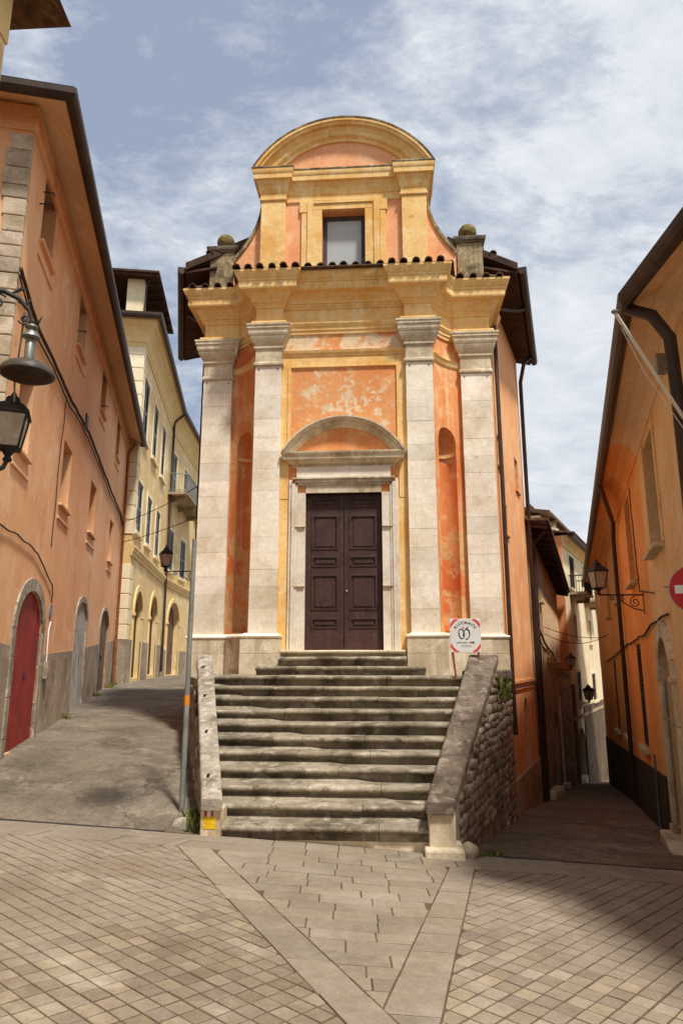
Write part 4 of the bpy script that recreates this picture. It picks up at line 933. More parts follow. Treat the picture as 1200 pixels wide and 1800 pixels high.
# exposed corner stones and rubble on the gable end facing the piazza
FG = lambda s, n, z: FLH(-n, s, z)                                       # s across the gable (towards the lane), n towards the camera
QS = stone_variants('corner_stone', K['rubble'], 4)
z = 7.30
while z > 1.0:
    h = R.uniform(.17, .30); w = R.uniform(.20, .42) * (1.25 if R.random() < .3 else 1)
    mb = MB(FG).box(-w, .012, -.06, .024 + R.uniform(0, .01), z - h + .006, z - .006)
    obj('corner_stone', mb, K['rubble'], lh, bevel=.012); z -= h
rubble(lh, FG, -1.5, -.42, lambda s: 3.0, lambda s: 5.7, rh=.15, variants=QS, proud=.01, lens=(.14, .30), name='rubble_stone')
obj('rubble_bed', MB(FG).box(-1.5, -.3, -.02, .01, 2.95, 5.62), K['rubble'], lh)
for i, (s_, z_) in enumerate(((1.35, 7.03), (1.2, 6.72), (5.0, 6.55), (8.8, 6.38))):   # iron shutter hooks
    obj('shutter_hook', MB(FLH).tube([(s_ - .5, -.02, z_), (s_ - .5, .16, z_), (s_ - .5, .16, z_ - .05)], .012, 6), K['iron'], lh)
obj('plaque', MB(FLH).box(4.12, 4.30, -.01, .02, .80, 1.02), K['shutter'], lh)
obj('vent_plate', MB(FLH).box(6.2, 6.46, -.01, .03, 5.12, 5.42), K['iron'], lh)
obj('utility_box', MB(FLH).box(3.98, 4.16, .0, .09, -.28, .02), K['plinth'], lh, bevel=.01)
obj('conduit', MB(FLH).tube([(4.07, .04, .02), (4.08, .03, .55), (4.2, .03, .72)], .012, 6), K['white_paint'], lh)
obj('downpipe', MB(FLH).tube([(14.9, .3, 7.5), (14.9, .09, 7.1), (14.95, .09, -.9)], .05, 8), K['rust'], lh)
def wiggle_cable(name, F, pts, r, label, amp=.03, mt=None, n=8, off=.05, par=None, cat='cable', group=None):
    path = []
    for (a, b_) in zip(pts, pts[1:]):
        for i in range(n): t = i / n; path.append((a[0] + (b_[0] - a[0]) * t, off + amp * .5 * noise.noise(Vector((a[0] + t * 3, 3, 1))), a[1] + (b_[1] - a[1]) * t + amp * noise.noise(Vector(((a[0] + (b_[0] - a[0]) * t) * 2.1, a[1], 5)))))
    path.append((pts[-1][0], off, pts[-1][1]))
    return obj(name, MB(F).tube(path, r, 6), mt or K['cable'], par, label=label, cat=cat, group=group)
CP = [(-.1, 5.15), (1.1, 4.90), (2.4, 4.93), (4.0, 4.92), (5.3, 4.98), (6.7, 5.05), (8.8, 4.95), (11.2, 4.85), (13.8, 4.80), (15.1, 4.6)]
wiggle_cable('facade_cable', FLH, CP, .028, 'thick brown cable bundle running along the salmon house between its two window rows', off=.06)
wiggle_cable('facade_cable', FLH, [(a, b_ - .09 - .05 * (i % 2)) for i, (a, b_) in enumerate(CP)], .014, 'thin cable drooping just under the thick bundle on the salmon house', off=.05)
wiggle_cable('facade_cable', FLH, [(3.9, 4.9), (3.75, 3.8), (3.72, 2.0)], .009, 'thin dark wire dropping down the salmon wall left of a lower window', off=.02)
wiggle_cable('facade_cable', FLH, [(.3, 1.75), (1.6, 1.78), (2.6, 1.72), (4.1, 1.35), (4.15, 1.05)], .012, 'thin cable curving over the red arched door', off=.03)

# --- nearer yellow house, only its eave corner in view
nl = empty('corner_house', (-4.6, 2.0, -1.7), 'yellow house whose dark-edged cornice juts in at the top left corner', 'house')
nlw = [(-3.3, -3.0), (-3.39, 5.77), (-7.5, 6.0)]
mb = MB(); mb.prism([(-7.5, -3.0)] + nlw, -2.2, 6.5); obj('wall', mb, K['yellow'], nl)
obj('cornice', MB().sweep([(-3.3, -3.0), (-3.39, 5.77), (-7.5, 6.0)][::-1], [(-.02, 6.1), (.03, 6.1), (.04, 6.3), (.08, 6.34), (.09, 6.5), (.30, 6.62), (.31, 6.68), (.34, 6.69), (.34, 6.74), (-.02, 6.76)], side=1), K['yellow_dark'], nl)
obj('gutter', MB().sweep(nlw[::-1], [(.335, 6.66), (.36, 6.61), (.40, 6.60), (.44, 6.63), (.455, 6.70), (.34, 6.76)], side=1), K['gutter'], nl)
mb = MB(); mb.add([(-2.9, -3.6, 6.77), (-2.94, 6.2, 6.77), (-7.5, 6.45, 6.77), (-7.5, -3.6, 6.77), (-6.0, 2, 8.2)], [(0, 1, 4), (1, 2, 4), (2, 3, 4), (3, 0, 4)]); obj('roof', mb, K['roof_tile'], nl)

# --- pale yellow townhouse further up the lane, two wings and a roof loggia
FY1 = frame_wall((-7.26, 23.5), -7.4, 1); FY2 = frame_wall((-8.49, 33.0), -2.0, 1)
yt = empty('yellow_townhouse', FY1(5, -4, -1), 'tall pale yellow townhouse with grey shutters, quoins and a loggia on its roof', 'building')
u1 = [O(.55, 1.75, 8.15, 10.45, d=.18), O(3.25, 4.4, 8.15, 10.45, d=.18), O(5.95, 7.1, 8.1, 10.45, d=.18)]; m1 = [O(.45, 1.65, 4.57, 6.45, d=.18), O(2.9, 4.05, 4.52, 6.45, d=.18), O(5.5, 6.75, 4.45, 6.45, d=.18)]
ar = [O(1.35, 3.2, -.55, 2.6, d=.22, arch=.9), O(5.3, 7.5, -.5, 2.8, d=.22, arch=1.0)]
obj('wall', house_body(FY1, 0, 9.6, -3, 11.7, u1 + m1 + ar, 9), K['yellow'], yt)
u2 = [O(.3, 1.45, 8.1, 10.4, d=.18), O(3.4, 4.55, 8.3, 10.4, d=.18), O(7, 8.2, 8.3, 10.4, d=.18)]; m2_ = [O(.1, 1.5, 4.45, 6.45, d=.18), O(3.3, 4.7, 4.4, 6.45, d=.18), O(7, 8.4, 4.4, 6.45, d=.18)]; d2 = [O(1.1, 3.9, -.6, 3.0, d=.3, arch=1.1)]
obj('wall', house_body(FY2, .05, 15, -3, 11.7, u2 + m2_ + d2, 9), K['yellow'], yt)
def louvered(F, par, o, mt, folded=False):
    """pair of shutters with louvre slats, plus frame between"""
    w = (o['a1'] - o['a0']) / 2
    for k in range(2):
        x0, x1 = o['a0'] + w * k + .01, o['a0'] + w * (k + 1) - .01
        f = MB(F); f.box(x0, x0 + .06, -.05, -.01, o['c0'] + .02, o['c1'] - .02); f.box(x1 - .06, x1, -.05, -.01, o['c0'] + .02, o['c1'] - .02)
        mid = (o['c0'] + o['c1']) / 2
        for z in (o['c0'] + .02, mid - .04, o['c1'] - .10): f.box(x0 + .06, x1 - .06, -.05, -.01, z, z + .08)
        sh = obj('shutter', f, mt, par); sl_ = MB(F); z = o['c0'] + .14
        while z < o['c1'] - .16: sl_.add([(x0 + .06, -.045, z + .06), (x1 - .06, -.045, z + .06), (x1 - .06, -.012, z), (x0 + .06, -.012, z)], [(0, 1, 2, 3)]); z += .085
        so_ = obj('slats', sl_, mt, sh, kind='stuff'); obj('back', MB(F).box(x0 + .05, x1 - .05, -.09, -.07, o['c0'] + .03, o['c1'] - .03), K['glass_dark'], sh)
def surround(F, par, o, mt, w=.16, out=.035):
    m = MB(F); m.box(o['a0'] - w, o['a0'], -.02, out, o['c0'], o['c1']); m.box(o['a1'], o['a1'] + w, -.02, out, o['c0'], o['c1']); m.box(o['a0'] - w, o['a1'] + w, -.02, out, o['c1'], o['c1'] + w); m.box(o['a0'] - w - .04, o['a1'] + w + .04, -.02, out + .08, o['c0'] - .12, o['c0']); return obj('window_surround', m, mt, par)
for F_, lst in ((FY1, u1 + m1), (FY2, u2 + m2_)):
    for o in lst: louvered(F_, yt, o, K['shutter']); surround(F_, yt, o, K['cream'])
for F_, a, b_ in ((FY1, 0, 9.6), (FY2, 0, 15)):
    obj('string_course', MB(F_).sweep([(a - (.02 if F_ is FY1 else 0), 0), (b_, 0)], [(-.02, 3.62), (.04, 3.62), (.06, 3.74), (.10, 3.78), (.10, 3.86), (.14, 3.9), (.14, 3.98), (-.02, 4.0)], side=-1), K['yellow_dark'], yt)
yp = [(0, -9), (0, 0), (9.63, 0)]
cprof = [(-.02, 11.35), (.04, 11.35), (.05, 11.5), (.09, 11.55), (.10, 11.7), (.16, 11.85), (.28, 12.05), (.45, 12.2), (.47, 12.32), (.52, 12.33), (.52, 12.42), (-.02, 12.45)]
gprof = [(.51, 12.34), (.53, 12.28), (.58, 12.25), (.64, 12.28), (.67, 12.36), (.67, 12.46), (.52, 12.5)]
obj('cornice', MB(FY1).sweep(yp, cprof, side=-1), K['yellow_dark'], yt); obj('gutter', MB(FY1).sweep(yp, gprof, side=-1), K['gutter'], yt)
obj('cornice', MB(FY2).sweep([(.12, 0), (15, 0)], cprof, side=-1), K['yellow_dark'], yt); obj('gutter', MB(FY2).sweep([(.15, 0), (15, 0)], gprof, side=-1), K['gutter'], yt)
mb = MB(FY1); mb.add([(-.6, .6, 12.47), (9.6, .6, 12.47), (9.6, -9, 12.47), (-.6, -9, 12.47), (3, -4.2, 13.9), (9.6, -4.2, 13.9)], [(0, 1, 5, 4), (1, 2, 5), (2, 3, 4, 5), (3, 0, 4), (3, 2, 1, 0)]); obj('roof', mb, K['roof_tile'], yt)
mb = MB(FY2); mb.add([(.1, .6, 12.47), (15, .6, 12.47), (15, -9, 12.47), (.1, -9, 12.47), (.1, -4.2, 13.9), (15, -4.2, 13.9)], [(0, 1, 5, 4), (1, 2, 5), (2, 3, 4, 5), (3, 0, 4), (3, 2, 1, 0)]); obj('roof', mb, K['roof_tile'], yt)
z = .75; i = 0
while z < 11.2:                                                          # quoins, both faces of the corner
    if not 3.5 < z + .25 < 4.1:
        w = .62 if i % 2 else .50; obj('quoin', MB(FY1).box(-.03, w, -.62, .03, z + .012, z + .50), K['cream'], yt, bevel=.015)
    z += .515; i += 1
for a, b_ in ((-.035, 1.35), (3.2, 5.3), (7.5, 9.6)): obj('plinth', MB(FY1).box(a, b_, -.02 if a > 0 else -8.9, .04, -3, .78), K['plinth'], yt)
for a, b_ in ((.05, 1.1), (3.9, 15)): obj('plinth', MB(FY2).box(a, b_, -.02, .04, -3, .6), K['plinth'], yt)
for F_, o, mt_ in ((FY1, ar[0], K['shutter_dark']), (FY1, ar[1], K['shutter_dark']), (FY2, d2[0], K['brown_door'])):
    plank_door(F_, yt, o['a0'], o['a1'], o['c0'], o['c1'], o['d'], mt_, arch=o['arch'], n=6)
    w = .22; cx = (o['a0'] + o['a1']) / 2; rx = (o['a1'] - o['a0']) / 2; zs = o['c1'] - o['arch']
    pts_o = arc_pts(cx, zs, rx + w, o['arch'] + w, 0, 180, 14); pts_i = arc_pts(cx, zs, rx, o['arch'], 180, 0, 14)
    sm_ = MB(F_)
    for k in range(14):
        a, b2 = pts_o[k], pts_o[k + 1]; ci, di = pts_i[14 - k], pts_i[13 - k]; sm_.aprism([a, b2, di, ci], -.02, .05)
    sm_.box(o['a0'] - w, o['a0'], -.02, .05, -.8, zs); sm_.box(o['a1'], o['a1'] + w, -.02, .05, -.8, zs); sm_.box(o['a0'] - w - .05, o['a0'] + .02, -.02, .09, zs - .06, zs + .06); sm_.box(o['a1'] - .02, o['a1'] + w + .05, -.02, .09, zs - .06, zs + .06)
    obj('door_surround', sm_, K['yellow_dark'], yt)
obj('downpipe', MB(FY1).tube([(9.5, .6, 12.3), (9.2, .12, 11.7), (9.2, .12, -.4)], .06, 8), K['gutter'], yt)
# balcony on the further wing
bal = obj('balcony', MB(FY2).box(-.55, 5.4, 0, 1.0, 8.0, 8.12), K['plinth'], yt)
for s_ in (0, 2.3, 4.6): obj('bracket', MB(FY2).aprism([(s_, 8.0), (s_ + .18, 8.0), (s_ + .18, 7.75), (s_, 7.75)], 0, .8), K['plinth'], bal)
rl = MB(FY2); rl.tube([(-.5, .03, 9.05), (-.5, .95, 9.05), (5.35, .95, 9.05), (5.35, .03, 9.05)], .03, 6); rl.tube([(-.5, .03, 8.22), (-.5, .95, 8.22), (5.35, .95, 8.22)], .02, 6); obj('handrail', rl, K['grey_metal'], bal)
br = MB(FY2); s_ = -.5
while s_ < 5.35: br.tube([(s_, .95, 8.12), (s_, .95, 9.05)], .011, 5, cap=False); s_ += .115
n_ = .1
while n_ < .95: br.tube([(-.5, n_, 8.12), (-.5, n_, 9.05)], .011, 5, cap=False); n_ += .115
obj('balusters', br, K['grey_metal'], bal, kind='stuff')
# loggia
for (a, b_) in ((.3, -.2), (.3, -3.6), (4.2, -.2)):
    obj('loggia_pillar', MB(FY1).box(a, a + .62, b_ - .62, b_, 12.4, 14.3), K['cream'], yt, bevel=.01)
obj('loggia_parapet', MB(FY1).box(.3, 4.8, -4.2, -.2, 12.35, 12.75), K['cream'], yt)
obj('loggia_back', MB(FY1).box(2.6, 4.6, -4.1, -3.2, 12.4, 14.35), K['eave'], yt)
obj('loggia_back', MB(FY1).box(4.4, 4.8, -4.1, -.9, 12.4, 14.35), K['eave'], yt)
mb = MB(FY1); mb.add([(-.2, .4, 14.40), (4.8, .4, 14.40), (4.8, -4.8, 14.40), (-.2, -4.8, 14.40), (2.3, -2.2, 15.2)], [(0, 1, 4), (1, 2, 4), (2, 3, 4), (3, 0, 4), (3, 2, 1, 0)]); obj('loggia_roof', mb, K['roof_tile'], yt)
lb = MB(FY1).box(-.2, 4.8, -4.8, .4, 14.32, 14.395); obj('loggia_eave', lb, K['eave'], yt)
for k in range(8): obj('rafter', MB(FY1).box(-.1 + .65 * k, 0 + .65 * k, -4.7, .36, 14.22, 14.318), K['eave'], yt)
obj('loggia_pipe', MB(FY1).tube([(.2, .1, 14.3), (.24, -.1, 14.1), (.26, -.14, 12.5)], .035, 6), K['gutter'], yt)

# --- right: tan house (near, bends round the piazza) and deep orange house behind it
FRB = frame_wall((1.33, 0), 18.05, -1)
tan = empty('tan_house', FRB(9, -3, -2.4), 'tan plastered house at the right edge with dark gutter, big window and arched stone doorway', 'house')
pw = [(5.2, -4.5), (4.6, .2), (4.0, 4.55), (3.34, 4.75)]  # out-of-view step back, shaped to set the shadow edge on the piazza
corner = FRB(6.5, 0, 0)[:2]
mb = MB(); mb.prism(pw + [corner, FRB(6.5, -5, 0)[:2], (9.6, -4.5)], -3.2, 3.62); obj('wall', mb, K['tan_wall'], tan)
tw = [O(9.45, 10.7, 1.56, 3.22, d=.25)]; td = [O(9.75, 10.95, -2.35, .35, d=.3, arch=.6)]
obj('wall', house_body(FRB, 6.5, 11.55, -4, 3.62, tw + td, 5), K['tan_wall'], tan)
ro = [O(13.45, 14.6, 1.5, 3.22, d=.25), O(17.8, 18.9, 1.5, 3.22, d=.25), O(22.5, 23.6, 1.4, 3.2, d=.25)]; rl_ = [O(14.05, 14.95, -1.56, .36, d=.2), O(18.1, 19.2, -1.75, .2, d=.2), O(22.6, 23.6, -2.0, .1, d=.2)]
oh = empty('deep_orange_house', FRB(19, -3, -3.4), 'deep orange house lining the right street with tall shuttered windows over a black plinth', 'house')
obj('wall', house_body(FRB, 11.56, 34.0, -8, 3.62, ro + rl_, 5), K['deep_orange'], oh)  # far end lengthened to cast shade on the lower cream house
for par_, lst in ((tan, tw), (oh, ro)):
    for o in lst: window(FRB, par_, o['a0'], o['a1'], o['c0'], o['c1'], .25, K['shutter_dark'], K['glass_dark'], fw=.06); sill(FRB, par_, o['a0'], o['a1'], o['c0'], K['travertine_dirty'], out=.14, h=.06); 
    for o in lst:
        for x_ in (o['a0'] - .132, o['a1'] + .002): obj('window_jamb', MB(FRB).box(x_, x_ + .13, -.02, .025, o['c0'], 3.3), K['tan_wall'] if par_ is tan else K['deep_orange'], par_)
for o in rl_: louvered(FRB, oh, o, K['shutter_dark']); sill(FRB, oh, o['a0'], o['a1'], o['c0'], K['travertine_dirty'], out=.12, h=.10)
o = td[0]; plank_door(FRB, tan, o['a0'], o['a1'], o['c0'], o['c1'], .3, K['shutter_dark'], arch=.6, n=5)
w = .24; cx = (o['a0'] + o['a1']) / 2; rx = (o['a1'] - o['a0']) / 2; zs = o['c1'] - .6
for (x0, x1) in ((o['a0'] - w, o['a0']), (o['a1'], o['a1'] + w)):
    z = -2.6
    for h in (.35, .75, .7, .62, .30): obj('door_stone', MB(FRB).box(x0, x1, -.05, .05 + (.03 if h < .4 else 0), z + .004, min(z + h, zs) - .004), K['travertine_dirty'], tan, bevel=.01); z += h
for i in range(9):
    t0, t1 = 180 - 20 * i - .4, 180 - 20 * (i + 1) + .4
    p = [(cx + rx * math.cos(rad(t)), zs + .6 * math.sin(rad(t))) for t in (t0, (t0 + t1) / 2, t1)] + [(cx + (rx + w) * math.cos(rad(t)), zs + (.6 + w) * math.sin(rad(t))) for t in (t1, (t0 + t1) / 2, t0)]
    obj('door_stone', MB(FRB).aprism(p, -.05, .055), K['travertine_dirty'], tan)
obj('threshold', MB(FRB).box(9.5, 11.15, 0, .22, -2.75, -2.34), K['travertine_dirty'], tan, bevel=.02)
wpath = pw + [corner, FRB(11.55, 0, 0)[:2]]; opath = [FRB(11.56, 0, 0)[:2], FRB(34.0, 0, 0)[:2]]
for par_, pth, mt_, mt2 in ((tan, wpath, K['soffit'], K['tan_wall']), (oh, opath, K['deep_orange'], K['deep_orange'])):
    obj('cornice', MB().sweep(pth, [(-.02, 3.34), (.03, 3.34), (.04, 3.41), (.08, 3.43), (.09, 3.53), (.22, 3.57), (.23, 3.60), (.42, 3.565), (.44, 3.60), (.44, 3.64), (-.02, 3.68)], side=-1), mt_, par_)
    obj('gutter', MB().sweep(pth, [(.43, 3.60), (.435, 3.53), (.46, 3.485), (.505, 3.47), (.55, 3.49), (.575, 3.54), (.58, 3.61), (.56, 3.62), (.44, 3.66)], side=-1), K['gutter'], par_)
mb = MB(); ip = [(p[0] - .5, p[1]) for p in pw + [corner]] + [FRB(11.55, .54, 0)[:2], FRB(11.55, -5, 0)[:2], (12, -4.5)]; mb.add([(*p, 3.66) for p in ip] + [(8.6, 3.5, 4.9)], [(i, (i + 1) % len(ip), len(ip)) for i in range(len(ip))]); obj('roof', mb, K['roof_tile'], tan)
mb = MB(FRB); mb.add([(11.56, .54, 3.66), (34.1, .54, 3.66), (34.1, -5, 3.66), (11.56, -5, 3.66), (11.56, -3, 4.7), (34.1, -3, 4.7)], [(0, 1, 5, 4), (1, 2, 5), (2, 3, 4, 5), (3, 0, 4)]); obj('roof', mb, K['roof_tile'], oh)
pb = lambda s: -1.72 - .068 * (s - 12)
bp_ = MB(FRB); bp_.add([(11.6, .03, -6), (34.0, .03, -6), (34.0, .03, pb(34.0)), (11.6, .03, pb(11.6)), (11.6, -.02, -6), (34.0, -.02, -6), (34.0, -.02, pb(34.0)), (11.6, -.02, pb(11.6))], [(0, 1, 2, 3), (7, 6, 5, 4), (3, 2, 6, 7), (0, 3, 7, 4), (1, 5, 6, 2)]); obj('plinth', bp_, K['black_plinth'], oh)
obj('downpipe', MB(FRB).tube([(13.9, .5, 3.5), (14.6, .4, 3.42), (16.6, .12, 3.2), (17.3, .10, 2.9), (17.45, .10, -3.0)], .05, 8), K['gutter'], oh)
obj('downpipe', MB(FRB).tube([(6.55, .48, 3.5), (6.35, .30, 3.30), (6.25, .18, 3.0), (6.3, .16, 2.4), (6.35, .16, -2.2)], .06, 10), K['gutter'], tan)
obj('downpipe', MB(FRB).tube([(12.75, .05, -1.5), (12.78, .05, -2.7)], .02, 8), K['grey_metal'], oh)
wiggle_cable('facade_cable', FRB, [(9.5, .62), (11.6, .58), (12.6, .46), (14.3, .44), (17.3, .38), (22, .2), (28, .0)], .018, 'wavy cable pinned across the tan and orange walls below the street lantern', off=.04)
wiggle_cable('facade_cable', FRB, [(13.2, 3.2), (13.1, 2.2), (13.0, 1.25), (12.0, 1.15), (10.9, 1.02)], .010, 'thin wire hanging down beside the tall windows of the right-hand houses', off=.02)

# --- dark old stone house beyond the church on the right street
FH = frame_wall((4.80, 17.50), 20, 1)
sh = empty('stone_house', FH(6, -2, -4), 'dark old stone house beyond the church with a deep timber eave and patched plaster', 'house')
hops = [O(.8, 2.1, -3.2, -1.1, d=.25, arch=.5), O(6.0, 7.6, -3.8, -1.5, d=.3, arch=.6), O(2.6, 3.1, 1.75, 2.25, d=.2), O(4.4, 5.3, .2, 1.7, d=.15), O(6.6, 7.5, .2, 1.7, d=.15), O(9.0, 9.9, .1, 1.6, d=.15), O(10.2, 11.2, -3.9, -1.9, d=.3)]
obj('wall', house_body(FH, 0, 12.9, -7, 2.85, hops, 5), K['stone_dark'], sh)
ze = lambda a: 3.50 - .042 * a
obj('wall_head', MB(FH).prism([(.0, -.5), (12.9, -.5), (12.9, -.004), (.0, -.004)], 2.852, lambda a, b: ze(a) - .02), K['stone_dark'], sh)
for o in hops[:2]: plank_door(FH, sh, o['a0'], o['a1'], o['c0'], o['c1'], o['d'], K['brown_door'], arch=o['arch'], n=4)
plank_door(FH, sh, 10.2, 11.2, -3.9, -1.9, .3, K['shutter_dark'], n=3)
for o in hops[2:6]: window(FH, sh, o['a0'], o['a1'], o['c0'], o['c1'], o['d'], K['brown_door'], K['glass_dark'], fw=.06, mull=o['a1'] - o['a0'] > .6); sill(FH, sh, o['a0'], o['a1'], o['c0'], K['travertine_dirty'])
obj('plaster_patch', MB(FH).box(.6, 2.4, -.02, .012, -.6, 2.1), K['house_cream'], sh); obj('plaster_patch', MB(FH).box(3.6, 12.8, -.02, .010, .0, 1.95), K['tan_wall'], sh)
for o in hops[3:6]:                                                       # window niches stay open in the patch
    for x_ in (o['a0'] - .12, o['a1']): obj('window_jamb', MB(FH).box(x_, x_ + .12, -.02, .04, o['c0'], o['c1'] + .1), K['travertine_dirty'], sh)
obj('plaster_return', MB(FH).box(12.0, 12.9, -.02, .30, -7, -.4), K['stone_dark'], sh)
obj('eave_boards', MB(FH).prism([(-.3, -.1), (13.1, -.1), (13.1, .50), (-.3, .50)], lambda a, b: ze(a) - .17 * b, lambda a, b: ze(a) + .05 - .17 * b), K['eave'], sh)
for k in range(20): obj('rafter', MB(FH).prism([(-.2 + .69 * k, -.05), (-.09 + .69 * k, -.05), (-.09 + .69 * k, .48), (-.2 + .69 * k, .48)], lambda a, b: ze(a) - .10 - .17 * b, lambda a, b: ze(a) - .004 - .17 * b), K['eave'], sh)
obj('roof', MB(FH).prism([(-.35, -5), (13.2, -5), (13.2, .56), (-.35, .56)], lambda a, b: ze(a) + .055 - .12 * b * (1 if b > 0 else .6), lambda a, b: ze(a) + .13 - .12 * b * (1 if b > 0 else .6)), K['roof_tile'], sh)
obj('downpipe', MB(FH).tube([(.25, .42, 3.35), (.2, .12, 3.0), (.2, .1, -3.6)], .05, 8), K['gutter'], sh)
obj('corner_pipe', MB(FH).tube([(8.6, .06, -1.2), (9.0, .06, -4.3)], .05, 8), K['house_cream'], sh)
for (s_, w_) in ((.4, .5), (2.6, .6), (4.0, .5), (8.3, .5)): obj('kerb_stone', MB(FH).box(s_, s_ + w_, 0, .28, -5, (zr(*FH(s_, .2, 0)[:2]) + .16)), K['travertine_dirty'], sh, bevel=.05)

# --- far cream house with balconies and orange gable
FC_ = frame_wall((9.7, 30), 27, 1)
fc = empty('cream_house', FC_(6, -3, -5), 'cream house closing the right street with two small balconies and an orange gable', 'house')
cops = [O(1.55, 3.05, 3.35, 4.86, d=.15), O(5.9, 7.8, 3.35, 4.86, d=.15), O(1.6, 2.5, 1.05, 2.15, d=.15), O(6.5, 7.4, 1.0, 2.15, d=.15), O(1.6, 2.6, -1.7, -.4, d=.15), O(6.3, 7.6, -1.85, -.55, d=.15), O(.7, 2.9, -4.9, -2.8, d=.3, arch=.7), O(10.2, 11.2, 3.35, 4.86, d=.15), O(10.2, 11.2, -.2, 1.9, d=.15)]
obj('wall', house_body(FC_, 0, 16, -9, 5.5, cops, 6), K['house_cream'], fc)
obj('gable_wall', MB(FC_).box(-.03, -.005, -6, 0, -9, 5.5), K['house_orange'], fc)
gm = MB(FC_); gm.add([(-.03, -.3, 5.45), (-.03, -6, 5.45), (-.03, -6, 7.6), (-.03, -.3, 5.75), (.2, -.3, 5.45), (.2, -6, 5.45), (.2, -6, 7.6), (.2, -.3, 5.75)], [(0, 1, 2, 3), (7, 6, 5, 4), (3, 2, 6, 7), (0, 3, 7, 4), (1, 5, 6, 2)]); obj('gable_top', gm, K['house_orange'], fc)
vm = MB(FC_); vm.add([(-.2, -.1, 5.70), (-.2, -6.1, 7.58), (.9, -6.1, 7.58), (.9, -.1, 5.70), (-.2, -.1, 5.80), (-.2, -6.1, 7.70), (.9, -6.1, 7.70), (.9, -.1, 5.80)], [(0, 1, 2, 3), (7, 6, 5, 4), (0, 4, 5, 1), (3, 2, 6, 7), (0, 3, 7, 4)]); obj('gable_verge', vm, K['house_cream'], fc)
obj('attic_storey', MB(FC_).box(.2, 16, -5.9, -.9, 5.5, 6.55), K['house_cream'], fc)
obj('cornice', MB(FC_).sweep([(0, 0), (16, 0)], [(-.02, 5.05), (.05, 5.05), (.08, 5.3), (.3, 5.45), (.3, 5.5), (-.02, 5.52)], side=-1), K['yellow_dark'], fc); obj('gutter', MB(FC_).box(-.1, 16, .3, .55, 5.42, 5.56), K['gutter'], fc)
obj('roof', MB(FC_).prism([(-.2, -.95), (16, -.95), (16, .6), (-.2, .6)], lambda a, b: 5.63 - .15 * b, lambda a, b: 5.7 - .15 * b), K['roof_tile'], fc)
obj('roof', MB(FC_).prism([(-.1, -6.1), (16, -6.1), (16, -.4), (-.1, -.4)], lambda a, b: 6.45 - .2 * b, lambda a, b: 6.6 - .2 * b), K['roof_tile'], fc)
for o in cops[:2] + cops[4:6] + cops[7:]: louvered(FC_, fc, o, K['shutter_dark'])
for o in cops[2:4]: window(FC_, fc, o['a0'], o['a1'], o['c0'], o['c1'], .15, K['shutter'], K['glass_blind'], fw=.08)
for o in cops[:6]: surround(FC_, fc, o, K['cream'], w=.14)
plank_door(FC_, fc, .7, 2.9, -4.9, -2.8, .3, K['brown_door'], arch=.7, n=5)
for a_, b_, z_ in ((-.02, .7, -.9), (2.9, 16, -1.95)): obj('plaster_base', MB(FC_).box(a_, b_, -.02, .05, -9, z_), K['low_wall'], fc)  # dark colour stands in for the shade on the lower wall
obj('string_course', MB(FC_).box(-.05, 16, -.02, .08, -2.36, -2.24), K['stone_dark'], fc)
for (a, b_) in ((1.2, 3.6), (5.5, 8.2), (9.8, 11.6)):
    bb = obj('balcony', MB(FC_).box(a, b_, 0, .75, 3.0, 3.12).box(a + .3, a + .5, 0, .6, 2.75, 3.0).box(b_ - .5, b_ - .3, 0, .6, 2.75, 3.0), K['plinth'], fc); rl = MB(FC_); rl.tube([(a + .03, 0, 3.85), (a + .03, .7, 3.85), (b_ - .03, .7, 3.85), (b_ - .03, 0, 3.85)], .03, 5)
    q = a + .05
    while q < b_: rl.tube([(q, .7, 3.12), (q, .7, 3.85)], .014, 4, cap=False); q += .12
    q = .08
    while q < .7: rl.tube([(a + .03, q, 3.12), (a + .03, q, 3.85)], .014, 4, cap=False); q += .12
    obj('railing', rl, K['iron'], bb)
for (x, y_, z, w, h) in ((8.75, 31.6, 6.2, .38, .62), (9.80, 31.8, 5.9, .40, .50)):
    ch = obj('chimney', MB().box(x - w / 2, x + w / 2, y_ - .3, y_ + .3, z, z + h), K['stone_dark'], fc); obj('chimney_cap', MB().box(x - w / 2 - .08, x + w / 2 + .08, y_ - .38, y_ + .38, z + h, z + h + .08), K['roof_tile'], ch)
    obj('chimney_cap', MB().add([(x - w / 2 - .05, y_ - .3, z + h + .22), (x + w / 2 + .05, y_ - .3, z + h + .22), (x, y_ - .3, z + h + .45), (x - w / 2 - .05, y_ + .3, z + h + .22), (x + w / 2 + .05, y_ + .3, z + h + .22), (x, y_ + .3, z + h + .45)], [(0, 1, 2), (5, 4, 3), (0, 3, 4, 1), (1, 4, 5, 2), (2, 5, 3, 0)]), K['roof_tile'], ch)
# far end of the street
fe = empty('end_house', (18, 46, -6), 'shadowed beige house at the far bend of the right street', 'house')
FE_ = frame_wall((12.5, 44), 75, 1)
obj('wall', house_body(FE_, 0, 12, -10, 4.5, [O(2.0, 3.0, -1.5, .3, d=.2), O(5.5, 6.5, -1.5, .3, d=.2), O(3.2, 4.8, -6.5, -3.4, d=.3)], 6), K['stone_dark'], fe)
for a in (2.0, 5.5): window(FE_, fe, a, a + 1, -1.5, .3, .2, K['shutter_dark'], K['glass_dark'])
plank_door(FE_, fe, 3.2, 4.8, -6.5, -3.4, .3, K['brown_door'])
hip_roof(FE_, fe, 0, 12, 6, 4.5, 1.5, K['roof_tile'])

